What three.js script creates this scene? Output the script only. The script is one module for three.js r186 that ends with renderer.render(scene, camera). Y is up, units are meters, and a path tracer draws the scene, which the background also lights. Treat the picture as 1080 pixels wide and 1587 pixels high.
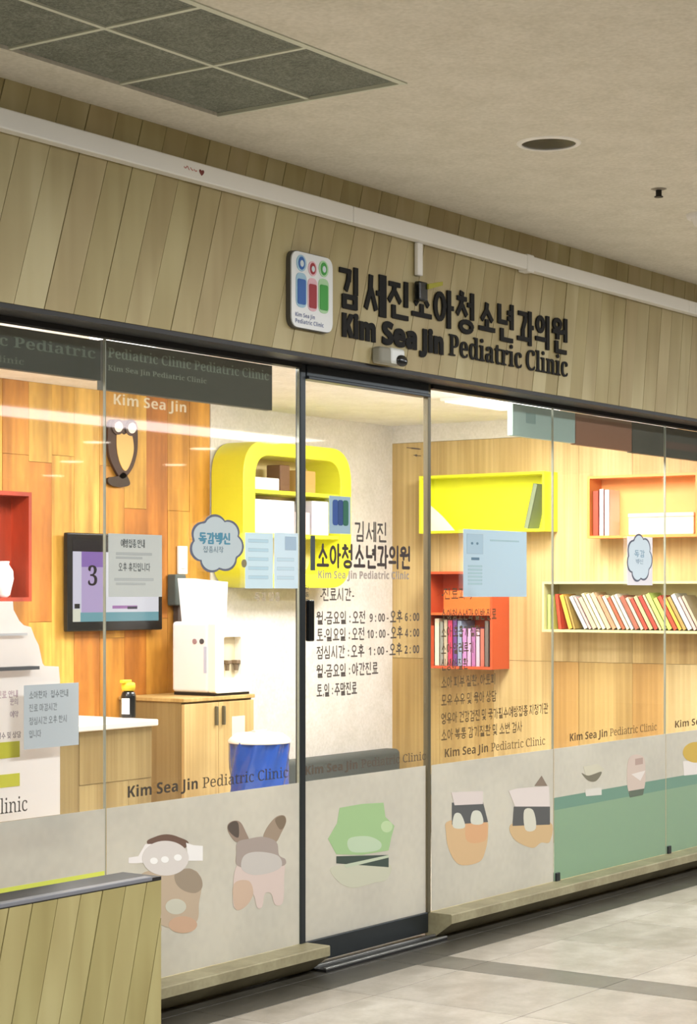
import * as THREE from 'three';
import { RoundedBoxGeometry } from 'three/addons/geometries/RoundedBoxGeometry.js';
import { mergeGeometries } from 'three/addons/utils/BufferGeometryUtils.js';
import { TextGeometry } from 'three/addons/geometries/TextGeometry.js';
import { FontLoader } from 'three/addons/loaders/FontLoader.js';
import { RectAreaLightUniformsLib } from 'three/addons/lights/RectAreaLightUniformsLib.js';

// ------------------------------------------------------------------ camera, lights, exposure
const F = 3050, CX = 540, HY = 918, EYE = 1.5, DIST = 4.6288;           // focal length and horizon in pixels of the 1080x1587 frame, metres from the glass
const AX = Math.PI / 2 - Math.atan((2680 - CX) / F);                     // how far the camera turns to the right of the shop front's normal
const scene = new THREE.Scene();
scene.background = new THREE.Color(0x000000);
const camera = new THREE.PerspectiveCamera(2 * Math.atan(793.5 / F) * 180 / Math.PI, 1080 / 1587, 0.05, 80);
camera.position.set(0, EYE, DIST);
camera.lookAt(Math.sin(AX), EYE, DIST - Math.cos(AX));
camera.setViewOffset(1080, 1587, 0, 793.5 - HY, 1080, 1587);
const renderer = new THREE.WebGLRenderer({ antialias: true });
renderer.toneMapping = THREE.LinearToneMapping;
renderer.toneMappingExposure = 1.0;
renderer.shadowMap.enabled = true;
RectAreaLightUniformsLib.init();

const CEIL = 3.13, CEIL_IN = 2.55, ZBACK = -2.3, XRIGHT = 10.35, XLEFT = 3.4;
const ROOM = [[4.6, -1.15], [6.4, -1.15], [8.1, -0.5], [9.3, -0.75]];   // LED panels in the clinic ceiling
const ROOM_SIZE = [0.6, 0.6], ROOM_I = 52, ROOM_C = 0xfffcfa;
const HALL = [-2, 1.5, 5, 8.5, 12, 15.5].map((x) => [x, 2.95]);   // LED panels in the mall ceiling
const HALL_SIZE = [1.5, 0.5], HALL_I = 57, HALL_C = 0xf8fbff;
const LINE = [13.6, 7.85, 6.6, 0.7], LINE_I = 5;                          // long light line across the hall: x, z, length, width
function areaLight(name, x, y, z, w, d, intensity, color) {
  const l = new THREE.RectAreaLight(color, intensity, w, d);
  l.name = name; l.position.set(x, y, z); l.lookAt(x, y - 1, z); scene.add(l); return l;
}
for (const [x, z] of ROOM) areaLight('clinic_panel', x, CEIL_IN - 0.03, z, ...ROOM_SIZE, ROOM_I, ROOM_C);
for (const [x, z] of HALL) areaLight('hall_panel', x, CEIL - 0.03, z, ...HALL_SIZE, HALL_I, HALL_C);
areaLight('hall_line', LINE[0], CEIL - 0.03, LINE[1], LINE[2], LINE[3], LINE_I, 0xfff0f2);

// ------------------------------------------------------------------ helpers
const on = (px, py, z = 0) => {                                           // the point at depth z that shows at pixel (px, py)
  const a = Math.atan((px - CX) / F), t = AX + a, D = DIST - z;
  return new THREE.Vector3(D * Math.tan(t), EYE + (HY - py) / F * (D / Math.cos(t) * Math.cos(a)), z);
};
const onX = (px, py, X) => {                                              // the same on a wall across x
  const a = Math.atan((px - CX) / F), t = AX + a, D = X / Math.tan(t);
  return new THREE.Vector3(X, EYE + (HY - py) / F * (D / Math.cos(t) * Math.cos(a)), DIST - D);
};
let seed = 7;
const rnd = () => { seed = (seed * 1664525 + 1013904223) >>> 0; return seed / 4294967296; };
const vr = (a, b) => a + (b - a) * rnd();
const taken = {};
const numbered = (n) => { taken[n] = (taken[n] ?? -1) + 1; return taken[n] ? n + '_' + String(taken[n]).padStart(3, '0') : n; };
function worldUV(g) {                                                     // uv in metres, by the way each face points
  g = g.index ? g.toNonIndexed() : g;
  const p = g.attributes.position, n = g.attributes.normal, uv = new Float32Array(p.count * 2);
  for (let i = 0; i < p.count; i++) {
    const ax = Math.abs(n.getX(i)), ay = Math.abs(n.getY(i)), az = Math.abs(n.getZ(i));
    const [u, v] = ay > ax && ay > az ? [p.getX(i), p.getZ(i)] : ax > az ? [p.getZ(i), p.getY(i)] : [p.getX(i), p.getY(i)];
    uv[2 * i] = u; uv[2 * i + 1] = v;
  }
  g.setAttribute('uv', new THREE.BufferAttribute(uv, 2));
  return g;
}
const box = (x0, x1, y0, y1, z0, z1) => worldUV(new THREE.BoxGeometry(x1 - x0, y1 - y0, z1 - z0).translate((x0 + x1) / 2, (y0 + y1) / 2, (z0 + z1) / 2));
const rbox = (x0, x1, y0, y1, z0, z1, r = 0.008, s = 2) => worldUV(new RoundedBoxGeometry(x1 - x0, y1 - y0, z1 - z0, s, Math.min(r, (x1 - x0) * 0.49, (y1 - y0) * 0.49, (z1 - z0) * 0.49)).translate((x0 + x1) / 2, (y0 + y1) / 2, (z0 + z1) / 2));
const cyl = (x, y0, y1, z, r0, r1 = r0, s = 24) => worldUV(new THREE.CylinderGeometry(r1, r0, y1 - y0, s).translate(x, (y0 + y1) / 2, z));
const lathe = (x, y, z, pts, s = 32) => worldUV(new THREE.LatheGeometry(pts.map(([a, b]) => new THREE.Vector2(a, b)), s).translate(x, y, z));
function hexa(b, t) {                                                     // solid from four bottom and four top corners (each: left-front, right-front, right-back, left-back)
  const P = [...b, ...t], idx = [0, 1, 5, 0, 5, 4, 1, 2, 6, 1, 6, 5, 2, 3, 7, 2, 7, 6, 3, 0, 4, 3, 4, 7, 4, 5, 6, 4, 6, 7, 3, 2, 1, 3, 1, 0];
  const g = new THREE.BufferGeometry();
  g.setAttribute('position', new THREE.Float32BufferAttribute(idx.flatMap((i) => P[i]), 3));
  g.computeVertexNormals();
  return worldUV(g);
}
function shapeOf(pts, smooth = false) {
  if (smooth) pts = new THREE.CatmullRomCurve3(pts.map(([x, y]) => new THREE.Vector3(x, y, 0)), true, 'catmullrom', 0.5).getPoints(pts.length * 5).slice(0, -1).map((p) => [p.x, p.y]);
  return new THREE.Shape(pts.map(([x, y]) => new THREE.Vector2(x, y)));
}
const extrude = (shape, z0, z1, bevel = 0) => worldUV(new THREE.ExtrudeGeometry(shape, { depth: z1 - z0, bevelEnabled: bevel > 0, bevelSize: bevel, bevelThickness: bevel, bevelSegments: 2, curveSegments: 20 }).translate(0, 0, z0));
const trace = (pts, z) => pts.map(([a, b]) => { const v = on(a, b, z); return [v.x, v.y]; });
function rrect(x0, x1, y0, y1, r) {
  const s = new THREE.Shape();
  s.moveTo(x0 + r, y0); s.lineTo(x1 - r, y0); s.quadraticCurveTo(x1, y0, x1, y0 + r); s.lineTo(x1, y1 - r); s.quadraticCurveTo(x1, y1, x1 - r, y1);
  s.lineTo(x0 + r, y1); s.quadraticCurveTo(x0, y1, x0, y1 - r); s.lineTo(x0, y0 + r); s.quadraticCurveTo(x0, y0, x0 + r, y0);
  return s;
}
function originOf(o) { const v = new THREE.Vector3(); for (; o && o !== scene; o = o.parent) v.add(o.position); return v; }
function obj(name, geos, material, parent = scene, at = null) {           // ONE named mesh from geometries given in world metres; its origin is its own base
  let g = Array.isArray(geos) ? (geos.length > 1 ? mergeGeometries(geos) : geos[0].clone()) : geos.clone();
  const base = originOf(parent);
  let own = at;
  if (!own) { g.computeBoundingBox(); const b = g.boundingBox; own = new THREE.Vector3((b.min.x + b.max.x) / 2, b.min.y, (b.min.z + b.max.z) / 2); }
  g.translate(-own.x, -own.y, -own.z);
  const m = new THREE.Mesh(g, material);
  m.name = parent === scene ? numbered(name) : name;
  m.position.copy(own).sub(base);
  m.castShadow = m.receiveShadow = true;
  parent.add(m);
  return m;
}
function tag(o, label, category, group) { Object.assign(o.userData, { label, category }); if (group) o.userData.group = group; return o; }
function thing(name, label, category, [x, y, z], group) {
  const o = new THREE.Group(); o.name = numbered(name); o.position.set(x, y, z); scene.add(o);
  return tag(o, label, category, group);
}
function structure(o, label, category) { o.userData.kind = 'structure'; return tag(o, label, category); }
function setting(name, label, category, [x, y, z]) { return structure(thing(name, label, category, [x, y, z]), label, category); }

// ------------------------------------------------------------------ textures and materials
function noiseGrid(w, h, cx, cy) {
  const g = Array.from({ length: cx * cy }, rnd), out = new Float32Array(w * h), sm = (t) => t * t * (3 - 2 * t);
  for (let y = 0; y < h; y++) for (let x = 0; x < w; x++) {
    const u = x / w * cx, v = y / h * cy, i = Math.floor(u), j = Math.floor(v), a = sm(u - i), b = sm(v - j);
    const q = (p, r) => g[(p % cx) + (r % cy) * cx];
    out[y * w + x] = (q(i, j) * (1 - a) + q(i + 1, j) * a) * (1 - b) + (q(i, j + 1) * (1 - a) + q(i + 1, j + 1) * a) * b;
  }
  return out;
}
function grainTexture(w, h, layers, lo, hi, tint = [1, 1, 1], size = [1, 1], color = true) {   // layered noise between lo and hi; size in metres
  const sum = new Float32Array(w * h); let tot = 0;
  for (const [cx, cy, k] of layers) { const n = noiseGrid(w, h, cx, cy); tot += k; for (let i = 0; i < sum.length; i++) sum[i] += n[i] * k; }
  const d = new Uint8Array(w * h * 4);
  for (let i = 0; i < sum.length; i++) {
    const t = Math.min(1, Math.max(0, (sum[i] / tot - 0.5) * 1.7 + 0.5)), v = lo + (hi - lo) * t;
    for (let c = 0; c < 3; c++) d[4 * i + c] = 255 * Math.min(1, v * (1 + (tint[c] - 1) * (1 - t)));
    d[4 * i + 3] = 255;
  }
  const t = new THREE.DataTexture(d, w, h);
  t.wrapS = t.wrapT = THREE.RepeatWrapping; t.magFilter = THREE.LinearFilter; t.minFilter = THREE.LinearFilter;
  if (color) t.colorSpace = THREE.SRGBColorSpace;
  t.repeat.set(1 / size[0], 1 / size[1]); t.needsUpdate = true;
  return t;
}
const woodMap = grainTexture(256, 256, [[64, 3, 1], [24, 2, 1], [6, 2, 1.2], [3, 5, 0.7]], 0.78, 1, [1.02, 0.97, 0.88], [0.6, 1.6]);
const softWood = grainTexture(256, 256, [[30, 4, 0.6], [8, 5, 1], [4, 6, 1.2]], 0.86, 1, [1.02, 0.99, 0.93], [0.8, 1.6]);
const boldWood = grainTexture(256, 256, [[40, 3, 1], [14, 3, 1.2], [5, 4, 1.4], [48, 30, 0.5]], 0.7, 1, [1.02, 0.95, 0.8], [0.7, 1.4]);
const plasterMap = grainTexture(256, 256, [[9, 9, 0.8], [70, 70, 1], [128, 128, 1]], 0.92, 1, [1, 1, 0.98], [0.9, 0.9]);
const stoneMap = grainTexture(256, 256, [[6, 10, 1], [20, 24, 0.8], [90, 90, 0.6]], 0.84, 1, [1, 0.985, 0.96], [0.9, 0.9]);
const grilleMap = grainTexture(256, 256, [[128, 128, 1.5], [50, 50, 1], [6, 6, 0.5]], 0.7, 1, [1, 1, 0.98], [0.4, 0.4]);
const bumpFine = grainTexture(128, 128, [[64, 64, 1], [24, 24, 1]], 0.3, 1, [1, 1, 1], [0.25, 0.25], false);
const std = (color, o = {}) => new THREE.MeshStandardMaterial({ color, roughness: 0.6, ...o });
const phys = (color, o = {}) => new THREE.MeshPhysicalMaterial({ color, roughness: 0.5, ...o });
const shifted = (t, u, v) => { const c = t.clone(); c.offset.set(u, v); c.needsUpdate = true; return c; };
const wood = (color, map = woodMap, o = {}) => std(color, { map: shifted(map, rnd(), rnd()), roughness: 0.55, bumpMap: map, bumpScale: 0.0006, ...o });
const M = {
  ceiling: std(0xe4decf, { map: plasterMap, roughness: 0.95, bumpMap: plasterMap, bumpScale: 0.0008 }),
  hallWall: std(0xc9c2b2, { map: plasterMap, roughness: 0.9 }),
  darkWall: std(0x6d675c, { map: plasterMap, roughness: 0.9 }),
  grille: std(0x8d9184, { map: grilleMap, roughness: 0.9, bumpMap: grilleMap, bumpScale: 0.002 }),
  gridBar: std(0xd0d2bf, { roughness: 0.7 }),
  trunk: std(0xf4f2ec, { roughness: 0.45 }),
  black: std(0x141210, { roughness: 0.5 }),
  blackGloss: std(0x17191a, { roughness: 0.2 }),
  darkMetal: std(0x33383a, { roughness: 0.35, metalness: 0.6 }),
  bronze: std(0x6a6450, { roughness: 0.4, metalness: 0.5 }),
  seal: std(0x8d9080, { roughness: 0.5 }),
  steel: std(0xa9a9a4, { roughness: 0.3, metalness: 0.9 }),
  letter: std(0x0d0c0a, { roughness: 0.85 }),
  sill: std(0xa69e7d, { map: stoneMap, roughness: 0.4 }),
  joint: std(0x4c4630, { roughness: 0.9 }),
  white: std(0xe9e6e1, { roughness: 0.5 }),
  whiteWall: std(0xe4dfda, { map: plasterMap, roughness: 0.9 }),
  ceilIn: std(0xf6f4f0, { map: plasterMap, roughness: 0.9 }),
  paper: std(0xdedfdd, { roughness: 0.8 }),
  floorIn: std(0xd6cfc2, { map: stoneMap, roughness: 0.4 }),
  glass: phys(0xfdfefd, { roughness: 0.02, transmission: 1, thickness: 0, ior: 1.5 }),
  frost: phys(0xd8d6cb, { roughness: 0.92, transmission: 0.5, thickness: 0, map: grainTexture(128, 128, [[5, 5, 1], [64, 64, 0.5]], 0.95, 1, [1, 1, 1], [1.3, 1.3]) }),
  teal: phys(0xa0bda0, { roughness: 0.75, transmission: 0.55, thickness: 0 }),
  tealDark: phys(0x82ab97, { roughness: 0.75, transmission: 0.5, thickness: 0 }),
};
const fasciaMats = [0xbcb086, 0xb9ac80, 0xc0b58b, 0xb6aa7c, 0xbcae84].map((c) => wood(c, softWood));
const planterMats = [0xb0a672, 0xaaa06b, 0xb6ac79].map((c) => wood(c, softWood));
const orangeMats = [0xe8b452, 0xe2a545, 0xedc060, 0xdc9a3e, 0xd28834, 0xe9b954].map((c) => wood(c, boldWood));
const blondMats = [0xd0b680, 0xcaad75, 0xd5bd8a, 0xc6a76b, 0xc0985a].map((c) => wood(c));
const deskMats = [0xa08a5b, 0x947f52, 0xa99363].map((c) => wood(c));
const stoneTile = [0xa39c91, 0x9d968b, 0xa8a196, 0x9f978b].map((c) => std(c, { map: shifted(stoneMap, rnd(), rnd()), roughness: 0.28 }));
const frontTile = std(0x45423a, { map: stoneMap, roughness: 0.35 });
const darkTile = [0x68645a, 0x625e54].map((c) => std(c, { map: shifted(stoneMap, rnd(), rnd()), roughness: 0.3 }));

// ------------------------------------------------------------------ Korean lettering drawn stroke by stroke
const arc = (cx, cy, rx, ry, a0 = 0, a1 = 360, n = 24) => Array.from({ length: n + 1 }, (_, i) => { const a = (a0 + (a1 - a0) * i / n) * Math.PI / 180; return [cx + rx * Math.cos(a), cy + ry * Math.sin(a)]; });
const JAMO = {
  g: [[[.05, .08], [.9, .08], [.85, .5], [.6, 1]]], n: [[[.1, 0], [.1, .9], [1, .9]]], d: [[[.95, .08], [.1, .08], [.1, .92], [1, .92]]],
  r: [[[.05, .06], [.92, .06], [.92, .48], [.08, .48], [.08, .94], [1, .94]]], m: [[[.1, .06], [.9, .06], [.9, .94], [.1, .94], [.1, .06]]],
  b: [[[.1, 0], [.1, .94], [.9, .94], [.9, 0]], [[.1, .45], [.9, .45]]], s: [[[.5, 0], [.45, .4], [.03, 1]], [[.48, .35], [.97, 1]]],
  x: [arc(.5, .5, .45, .45)], j: [[[.08, .08], [.92, .08]], [[.52, .08], [.45, .45], [.03, 1]], [[.48, .42], [.97, 1]]],
  c: [[[.4, -.08], [.6, -.04]], [[.08, .2], [.92, .2]], [[.52, .2], [.45, .5], [.03, 1]], [[.48, .48], [.97, 1]]],
  k: [[[.05, .08], [.9, .08], [.85, .5], [.6, 1]], [[.05, .48], [.86, .48]]], t: [[[.95, .06], [.1, .06], [.1, .94], [1, .94]], [[.1, .5], [.9, .5]]],
  p: [[[.03, .08], [.97, .08]], [[.03, .92], [.97, .92]], [[.3, .08], [.33, .92]], [[.7, .08], [.67, .92]]],
  h: [[[.4, -.05], [.6, -.02]], [[.06, .24], [.94, .24]], arc(.5, .67, .33, .3)],
};
const CONS = ['g', 'gg', 'n', 'd', 'dd', 'r', 'm', 'b', 'bb', 's', 'ss', 'x', 'j', 'jj', 'c', 'k', 't', 'p', 'h'];
const FINALS = ['', 'g', 'gg', 'gs', 'n', 'nj', 'nh', 'd', 'r', 'rg', 'rm', 'rb', 'rs', 'rt', 'rp', 'rh', 'm', 'b', 'bs', 's', 'ss', 'x', 'j', 'c', 'k', 't', 'p', 'h'];
const bar = (x) => [[x, 0], [x, 1]], tick = (x0, x1, y) => [[x0, y], [x1, y]];
const VV = [ // index: [horizontal strokes, vertical strokes] in unit boxes
  [null, [bar(.4), tick(.4, 1, .45)]], [null, [bar(.2), bar(.9), tick(.2, .9, .45)]], [null, [bar(.4), tick(.4, 1, .32), tick(.4, 1, .6)]], [null, [bar(.2), bar(.9), tick(.2, .9, .35), tick(.2, .9, .6)]],
  [null, [bar(.75), tick(.05, .75, .45)]], [null, [bar(.5), bar(1), tick(-.1, .5, .45)]], [null, [bar(.75), tick(.05, .75, .32), tick(.05, .75, .58)]], [null, [bar(.5), bar(1), tick(-.1, .5, .35), tick(-.1, .5, .6)]],
  [[tick(0, 1, .85), [[.5, .1], [.5, .85]]], null], [[tick(0, 1, .85), [[.5, .1], [.5, .85]]], [bar(.4), tick(.4, 1, .45)]], [[tick(0, 1, .85), [[.5, .1], [.5, .85]]], [bar(.2), bar(.9), tick(.2, .9, .45)]], [[tick(0, 1, .85), [[.5, .1], [.5, .85]]], [bar(.6)]],
  [[tick(0, 1, .85), [[.35, .1], [.35, .85]], [[.65, .1], [.65, .85]]], null], [[tick(0, 1, .2), [[.5, .2], [.5, 1]]], null], [[tick(0, 1, .2), [[.5, .2], [.5, 1]]], [bar(.75), tick(.1, .75, .6)]], [[tick(0, 1, .2), [[.5, .2], [.5, 1]]], [bar(.5), bar(1), tick(0, .5, .6)]],
  [[tick(0, 1, .2), [[.5, .2], [.5, 1]]], [bar(.6)]], [[tick(0, 1, .2), [[.35, .2], [.35, 1]], [[.65, .2], [.65, 1]]], null], [[tick(0, 1, .5)], null], [[tick(0, 1, .5)], [bar(.6)]], [null, [bar(.6)]],
];
function syllable(ch) {                                                   // strokes of one syllable in a unit square, y down
  const c = ch.charCodeAt(0) - 0xAC00, L = CONS[Math.floor(c / 588)], V = VV[Math.floor(c % 588 / 28)], T = FINALS[c % 28], out = [];
  const put = (ss, x, y, w, h) => ss.forEach((s) => out.push(s.map(([a, b]) => [x + a * w, y + b * h])));
  const cons = (k, x, y, w, h) => [...k].forEach((q, i) => put(JAMO[q], x + i * w / k.length, y, w / k.length * (k.length > 1 ? .85 : 1), h));
  const H = T ? 0.6 : 0.96;
  if (V[1] && !V[0]) { cons(L, .02, .04 * H + .02, .52, H * .8); put(V[1], .64, 0, .32, H); }
  else if (V[0] && !V[1]) { cons(L, .16, .02, .68, H * .55); put(V[0], .02, H * .6, .96, H * .4); }
  else { cons(L, .04, .02, .5, H * .48); put(V[0], .0, H * .56, .62, H * .36); put(V[1], .66, 0, .3, H); }
  if (T) cons(T, .16, .7, .72, .28);
  return out;
}
const isK = (ch) => ch >= '\uAC00' && ch <= '\uD7A3';
function write(ctx, text, x, y, size, color, { weight = 0.1, font = 'bold SIZEpx sans-serif', squeeze = 1 } = {}) {   // y is the top of the line
  ctx.strokeStyle = ctx.fillStyle = color; ctx.lineCap = 'round'; ctx.lineJoin = 'round'; ctx.lineWidth = size * weight; ctx.textBaseline = 'alphabetic';
  for (const ch of text) {
    if (isK(ch)) {
      for (const s of syllable(ch)) { ctx.beginPath(); s.forEach(([a, b], i) => ctx[i ? 'lineTo' : 'moveTo'](x + a * size * .86 * squeeze, y + b * size)); ctx.stroke(); }
      x += size * squeeze;
    } else {
      ctx.font = font.replace('SIZE', Math.round(size * 0.95)); ctx.save(); ctx.translate(x, y + size * 0.88); ctx.scale(squeeze, 1); ctx.fillText(ch, 0, 0); ctx.restore();
      x += ctx.measureText(ch).width * squeeze;
    }
  }
  return x;
}
function widthOf(ctx, text, size, o = {}) { ctx.font = (o.font ?? 'bold SIZEpx sans-serif').replace('SIZE', Math.round(size * 0.95)); let w = 0; for (const ch of text) w += isK(ch) ? size : ctx.measureText(ch).width; return w; }
function canvas(w, h, draw, opaque = null) {
  const c = document.createElement('canvas'); c.width = w; c.height = h; const x = c.getContext('2d');
  if (opaque) { x.fillStyle = opaque; x.fillRect(0, 0, w, h); }
  draw(x, w, h);
  const t = new THREE.CanvasTexture(c); t.colorSpace = THREE.SRGBColorSpace; t.magFilter = THREE.LinearFilter; return t;
}
const plane = (x0, x1, y0, y1, z) => new THREE.PlaneGeometry(x1 - x0, y1 - y0).translate((x0 + x1) / 2, (y0 + y1) / 2, z).toNonIndexed();
const printed = (t, o = {}) => std(0xffffff, { map: t, transparent: true, roughness: 0.7, ...o });
const flat = (t, o = {}) => std(0xffffff, { map: t, roughness: 0.7, ...o });
function linesDecal(name, label, rows, x0, x1, y0, y1, z, color, o = {}) { // rows: [text, Y of its top, height, X start, X end] in metres, printed on the glass
  const k = 900, w = Math.round((x1 - x0) * k), h = Math.round((y1 - y0) * k);
  const t = canvas(w, h, (c) => {
    for (const [text, top, size, a, b, col, oo] of rows) {
      const s = size * k, opt = { ...o, ...oo }, sq = (b - a) * k / widthOf(c, text, s, opt);
      write(c, text, (a - x0) * k, (y1 - top) * k, s, col ?? color, { ...opt, squeeze: sq });
    }
  });
  return tag(obj(name, plane(x0, x1, y0, y1, z), printed(t)), label, 'lettering');
}
const fonts = {};
for (const n of ['sans_bold', 'serif_bold']) fonts[n] = await new FontLoader().loadAsync('fonts/droid/droid_' + n + '.typeface.json');

// ================================================================== the setting
const HX0 = -6, HX1 = 24, HZ1 = 15.5;
{ // floor: a stone bed with tiles laid on it where they show, darker tiles along the shop front and a dark band running out from it
  const f = setting('floor', 'polished greige stone floor of the hall with dark bands', 'floor', [8, -0.2, 3]);
  obj('floor_bed', [box(HX0, HX1, -0.2, -0.012, -0.12, HZ1)], stoneTile[1], f);
  obj('floor_outer', [box(HX0, HX1, -0.012, 0, 3.2, HZ1), box(HX0, 3.6, -0.012, 0, 0.0, 3.2), box(13.0, HX1, -0.012, 0, 0.0, 3.2)], stoneTile[1], f);
  const g = 0.003;
  const cols = [3.6, 4.2, 4.25 + .0, 4.85, 5.45, 6.05, 6.65, 6.88, 7.48, 8.08, 8.68, 9.28, 9.88, 10.48, 11.08, 11.68, 12.28, 13.0];
  const rows = [0.3, 0.5, 1.13, 1.76, 2.4, 3.2];
  for (let i = 0; i + 1 < cols.length; i++) {
    if (cols[i + 1] - cols[i] < 0.1) { obj('tile', box(cols[i] + 0, cols[i + 1], -0.012, 0, 0.0, 3.2), stoneTile[0], f); continue; }
    obj('front_tile', rbox(cols[i] + g / 2, cols[i + 1] - g / 2, -0.012, 0, 0.12, 0.3 - g / 2, 0.001, 1), frontTile, f);
    obj('front_tile', rbox(cols[i] + g / 2, cols[i + 1] - g / 2, -0.012, 0, -0.11, 0.118, 0.001, 1), frontTile, f);
    for (let j = 0; j + 1 < rows.length; j++)
      obj(i === 6 ? 'band_tile' : 'tile', rbox(cols[i] + g / 2, cols[i + 1] - g / 2, -0.012, 0, rows[j] + g / 2, rows[j + 1] - g / 2, 0.001, 1), i === 6 ? darkTile[j % 2] : stoneTile[Math.floor(rnd() * 4)], f);
  }
  const fi = setting('floor', 'beige floor inside the clinic behind the glass front', 'floor', [7, -0.2, -1.2]);
  obj('floor_slab', box(XLEFT, XRIGHT + 0.1, -0.2, 0.0, ZBACK - 0.1, -0.12), M.floorIn, fi);
}
// ceiling of the hall, open where the grille panel sits
const GP = { x0: 1.27, x1: 5.262, z0: 0.392, z1: 1.155, px: 0.498, pz: 0.382 };
{
  const c = setting('ceiling', 'matte grey beige plaster ceiling of the hall', 'ceiling', [8, CEIL, 3]);
  obj('ceiling_slab', [box(HX0, HX1, CEIL, CEIL + 0.15, 0.0, GP.z0), box(HX0, HX1, CEIL, CEIL + 0.15, GP.z1, HZ1), box(HX0, GP.x0, CEIL, CEIL + 0.15, GP.z0, GP.z1), box(GP.x1, HX1, CEIL, CEIL + 0.15, GP.z0, GP.z1), box(HX0, HX1, CEIL + 0.15, CEIL + 0.2, 0, HZ1)], M.ceiling, c);
  const p = thing('ceiling_grille', 'dark grey perforated panels in a pale grid sunk into the ceiling', 'ceiling panel', [3.3, CEIL + 0.01, 0.77]);
  for (let i = 0; i < 8; i++) for (let j = 0; j < 2; j++) obj('grille_tile', box(GP.x1 - (i + 1) * GP.px + 0.006, GP.x1 - i * GP.px - 0.006, CEIL + 0.01, CEIL + 0.03, GP.z0 + j * GP.pz + 0.006, GP.z0 + (j + 1) * GP.pz - 0.006), M.grille, p);
  for (let i = 1; i < 8; i++) obj('grid_bar', box(GP.x1 - i * GP.px - 0.008, GP.x1 - i * GP.px + 0.008, CEIL + 0.004, CEIL + 0.02, GP.z0, GP.z1), M.gridBar, p);
  obj('grid_bar', box(GP.x0, GP.x1, CEIL + 0.003, CEIL + 0.02, GP.z0 + GP.pz - 0.008, GP.z0 + GP.pz + 0.008), M.gridBar, p);
  obj('edge_frame', [box(GP.x0, GP.x1, CEIL - 0.004, CEIL + 0.03, GP.z1 - 0.012, GP.z1 + 0.012), box(GP.x1 - 0.006, GP.x1 + 0.006, CEIL - 0.002, CEIL + 0.03, GP.z0, GP.z1)], M.gridBar, p);
  const ci = setting('ceiling', 'white ceiling inside the clinic', 'ceiling', [7, CEIL_IN, -1.2]);
  obj('ceiling_slab', box(XLEFT, XRIGHT + 0.1, CEIL_IN, CEIL_IN + 0.1, ZBACK - 0.1, -0.02), M.ceilIn, ci);
}
structure(obj('wall_far', box(HX0, HX1, 0, CEIL, HZ1, HZ1 + 0.1), M.hallWall), 'plain wall on the far side of the hall', 'wall');
structure(obj('wall_left', box(HX0 - 0.1, HX0, 0, CEIL, 0, HZ1), M.hallWall), 'plain wall closing the hall behind the viewer', 'wall');
structure(obj('wall_right', box(HX1, HX1 + 0.1, 0, CEIL, 0, HZ1), M.hallWall), 'plain wall closing the hall at its far end', 'wall');
{ // wall above and beside the shop front, clad with slanting boards above the glass
  const w = setting('wall_front', 'pale olive wooden fascia of slanting boards above the glass front', 'wall', [7, 2.42, 0.05]);
  obj('backing', [box(HX0, HX1, 2.425, CEIL + 0.1, -0.02, 0.138)], M.joint, w);
  obj('side_wall', [box(HX0, XLEFT, 0, 2.425, -0.02, 0.1), box(XRIGHT + 0.1, HX1, 0, 2.425, -0.02, 0.1)], M.hallWall, w);
  const lean = (x) => (x < 6.3 ? 0.31 : Math.max(0.15, 0.31 - (x - 6.3) * 0.07));
  let x = 3.3, k = 0; const y0 = 2.42, y1 = CEIL;
  while (x < 11.2) {
    const wd = vr(0.112, 0.142), a = x + 0.0016, b = x + wd - 0.0016, sa = lean(x) * (y1 - y0), sb = lean(x + wd) * (y1 - y0), zf = 0.15 + vr(-0.0015, 0.0015), zb = 0.137;
    obj('board', hexa([[a, y0, zf], [b, y0, zf], [b, y0, zb], [a, y0, zb]], [[a + sa, y1, zf], [b + sb, y1, zf], [b + sb, y1, zb], [a + sa, y1, zb]]), fasciaMats[Math.floor(rnd() * 5)], w);
    x += wd; k++;
  }
}
structure(obj('trim_1', [box(XLEFT, XRIGHT + 0.1, 2.404, 2.4245, -0.06, 0.146), box(XLEFT, 6.25, 2.385, 2.404, -0.02, 0.02), box(7.21, XRIGHT + 0.1, 2.385, 2.404, -0.02, 0.02)], M.black), 'black soffit strip under the wooden fascia', 'trim');

// stone curbs that carry the fixed glass
function curb(n, x0, x1, label) {
  const s = new THREE.Shape([[0.016, 0.11], [-0.116, 0.11], [-0.12, 0.106], [-0.12, 0.07], [-0.03, 0.004], [0.016, 0.004]].map(([a, b]) => new THREE.Vector2(a, b)));
  const g = worldUV(new THREE.ExtrudeGeometry(s, { depth: x1 - x0, bevelEnabled: false }).rotateY(Math.PI / 2).translate(x0, 0, 0));
  structure(obj('trim_' + n, g, M.sill), label, 'curb');
}
curb(2, XLEFT, 6.30, 'beige stone curb under the panes with the bear and rabbit stickers');
curb(3, 7.20, XRIGHT + 0.1, 'beige stone curb under the panes beside the service list');

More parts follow.
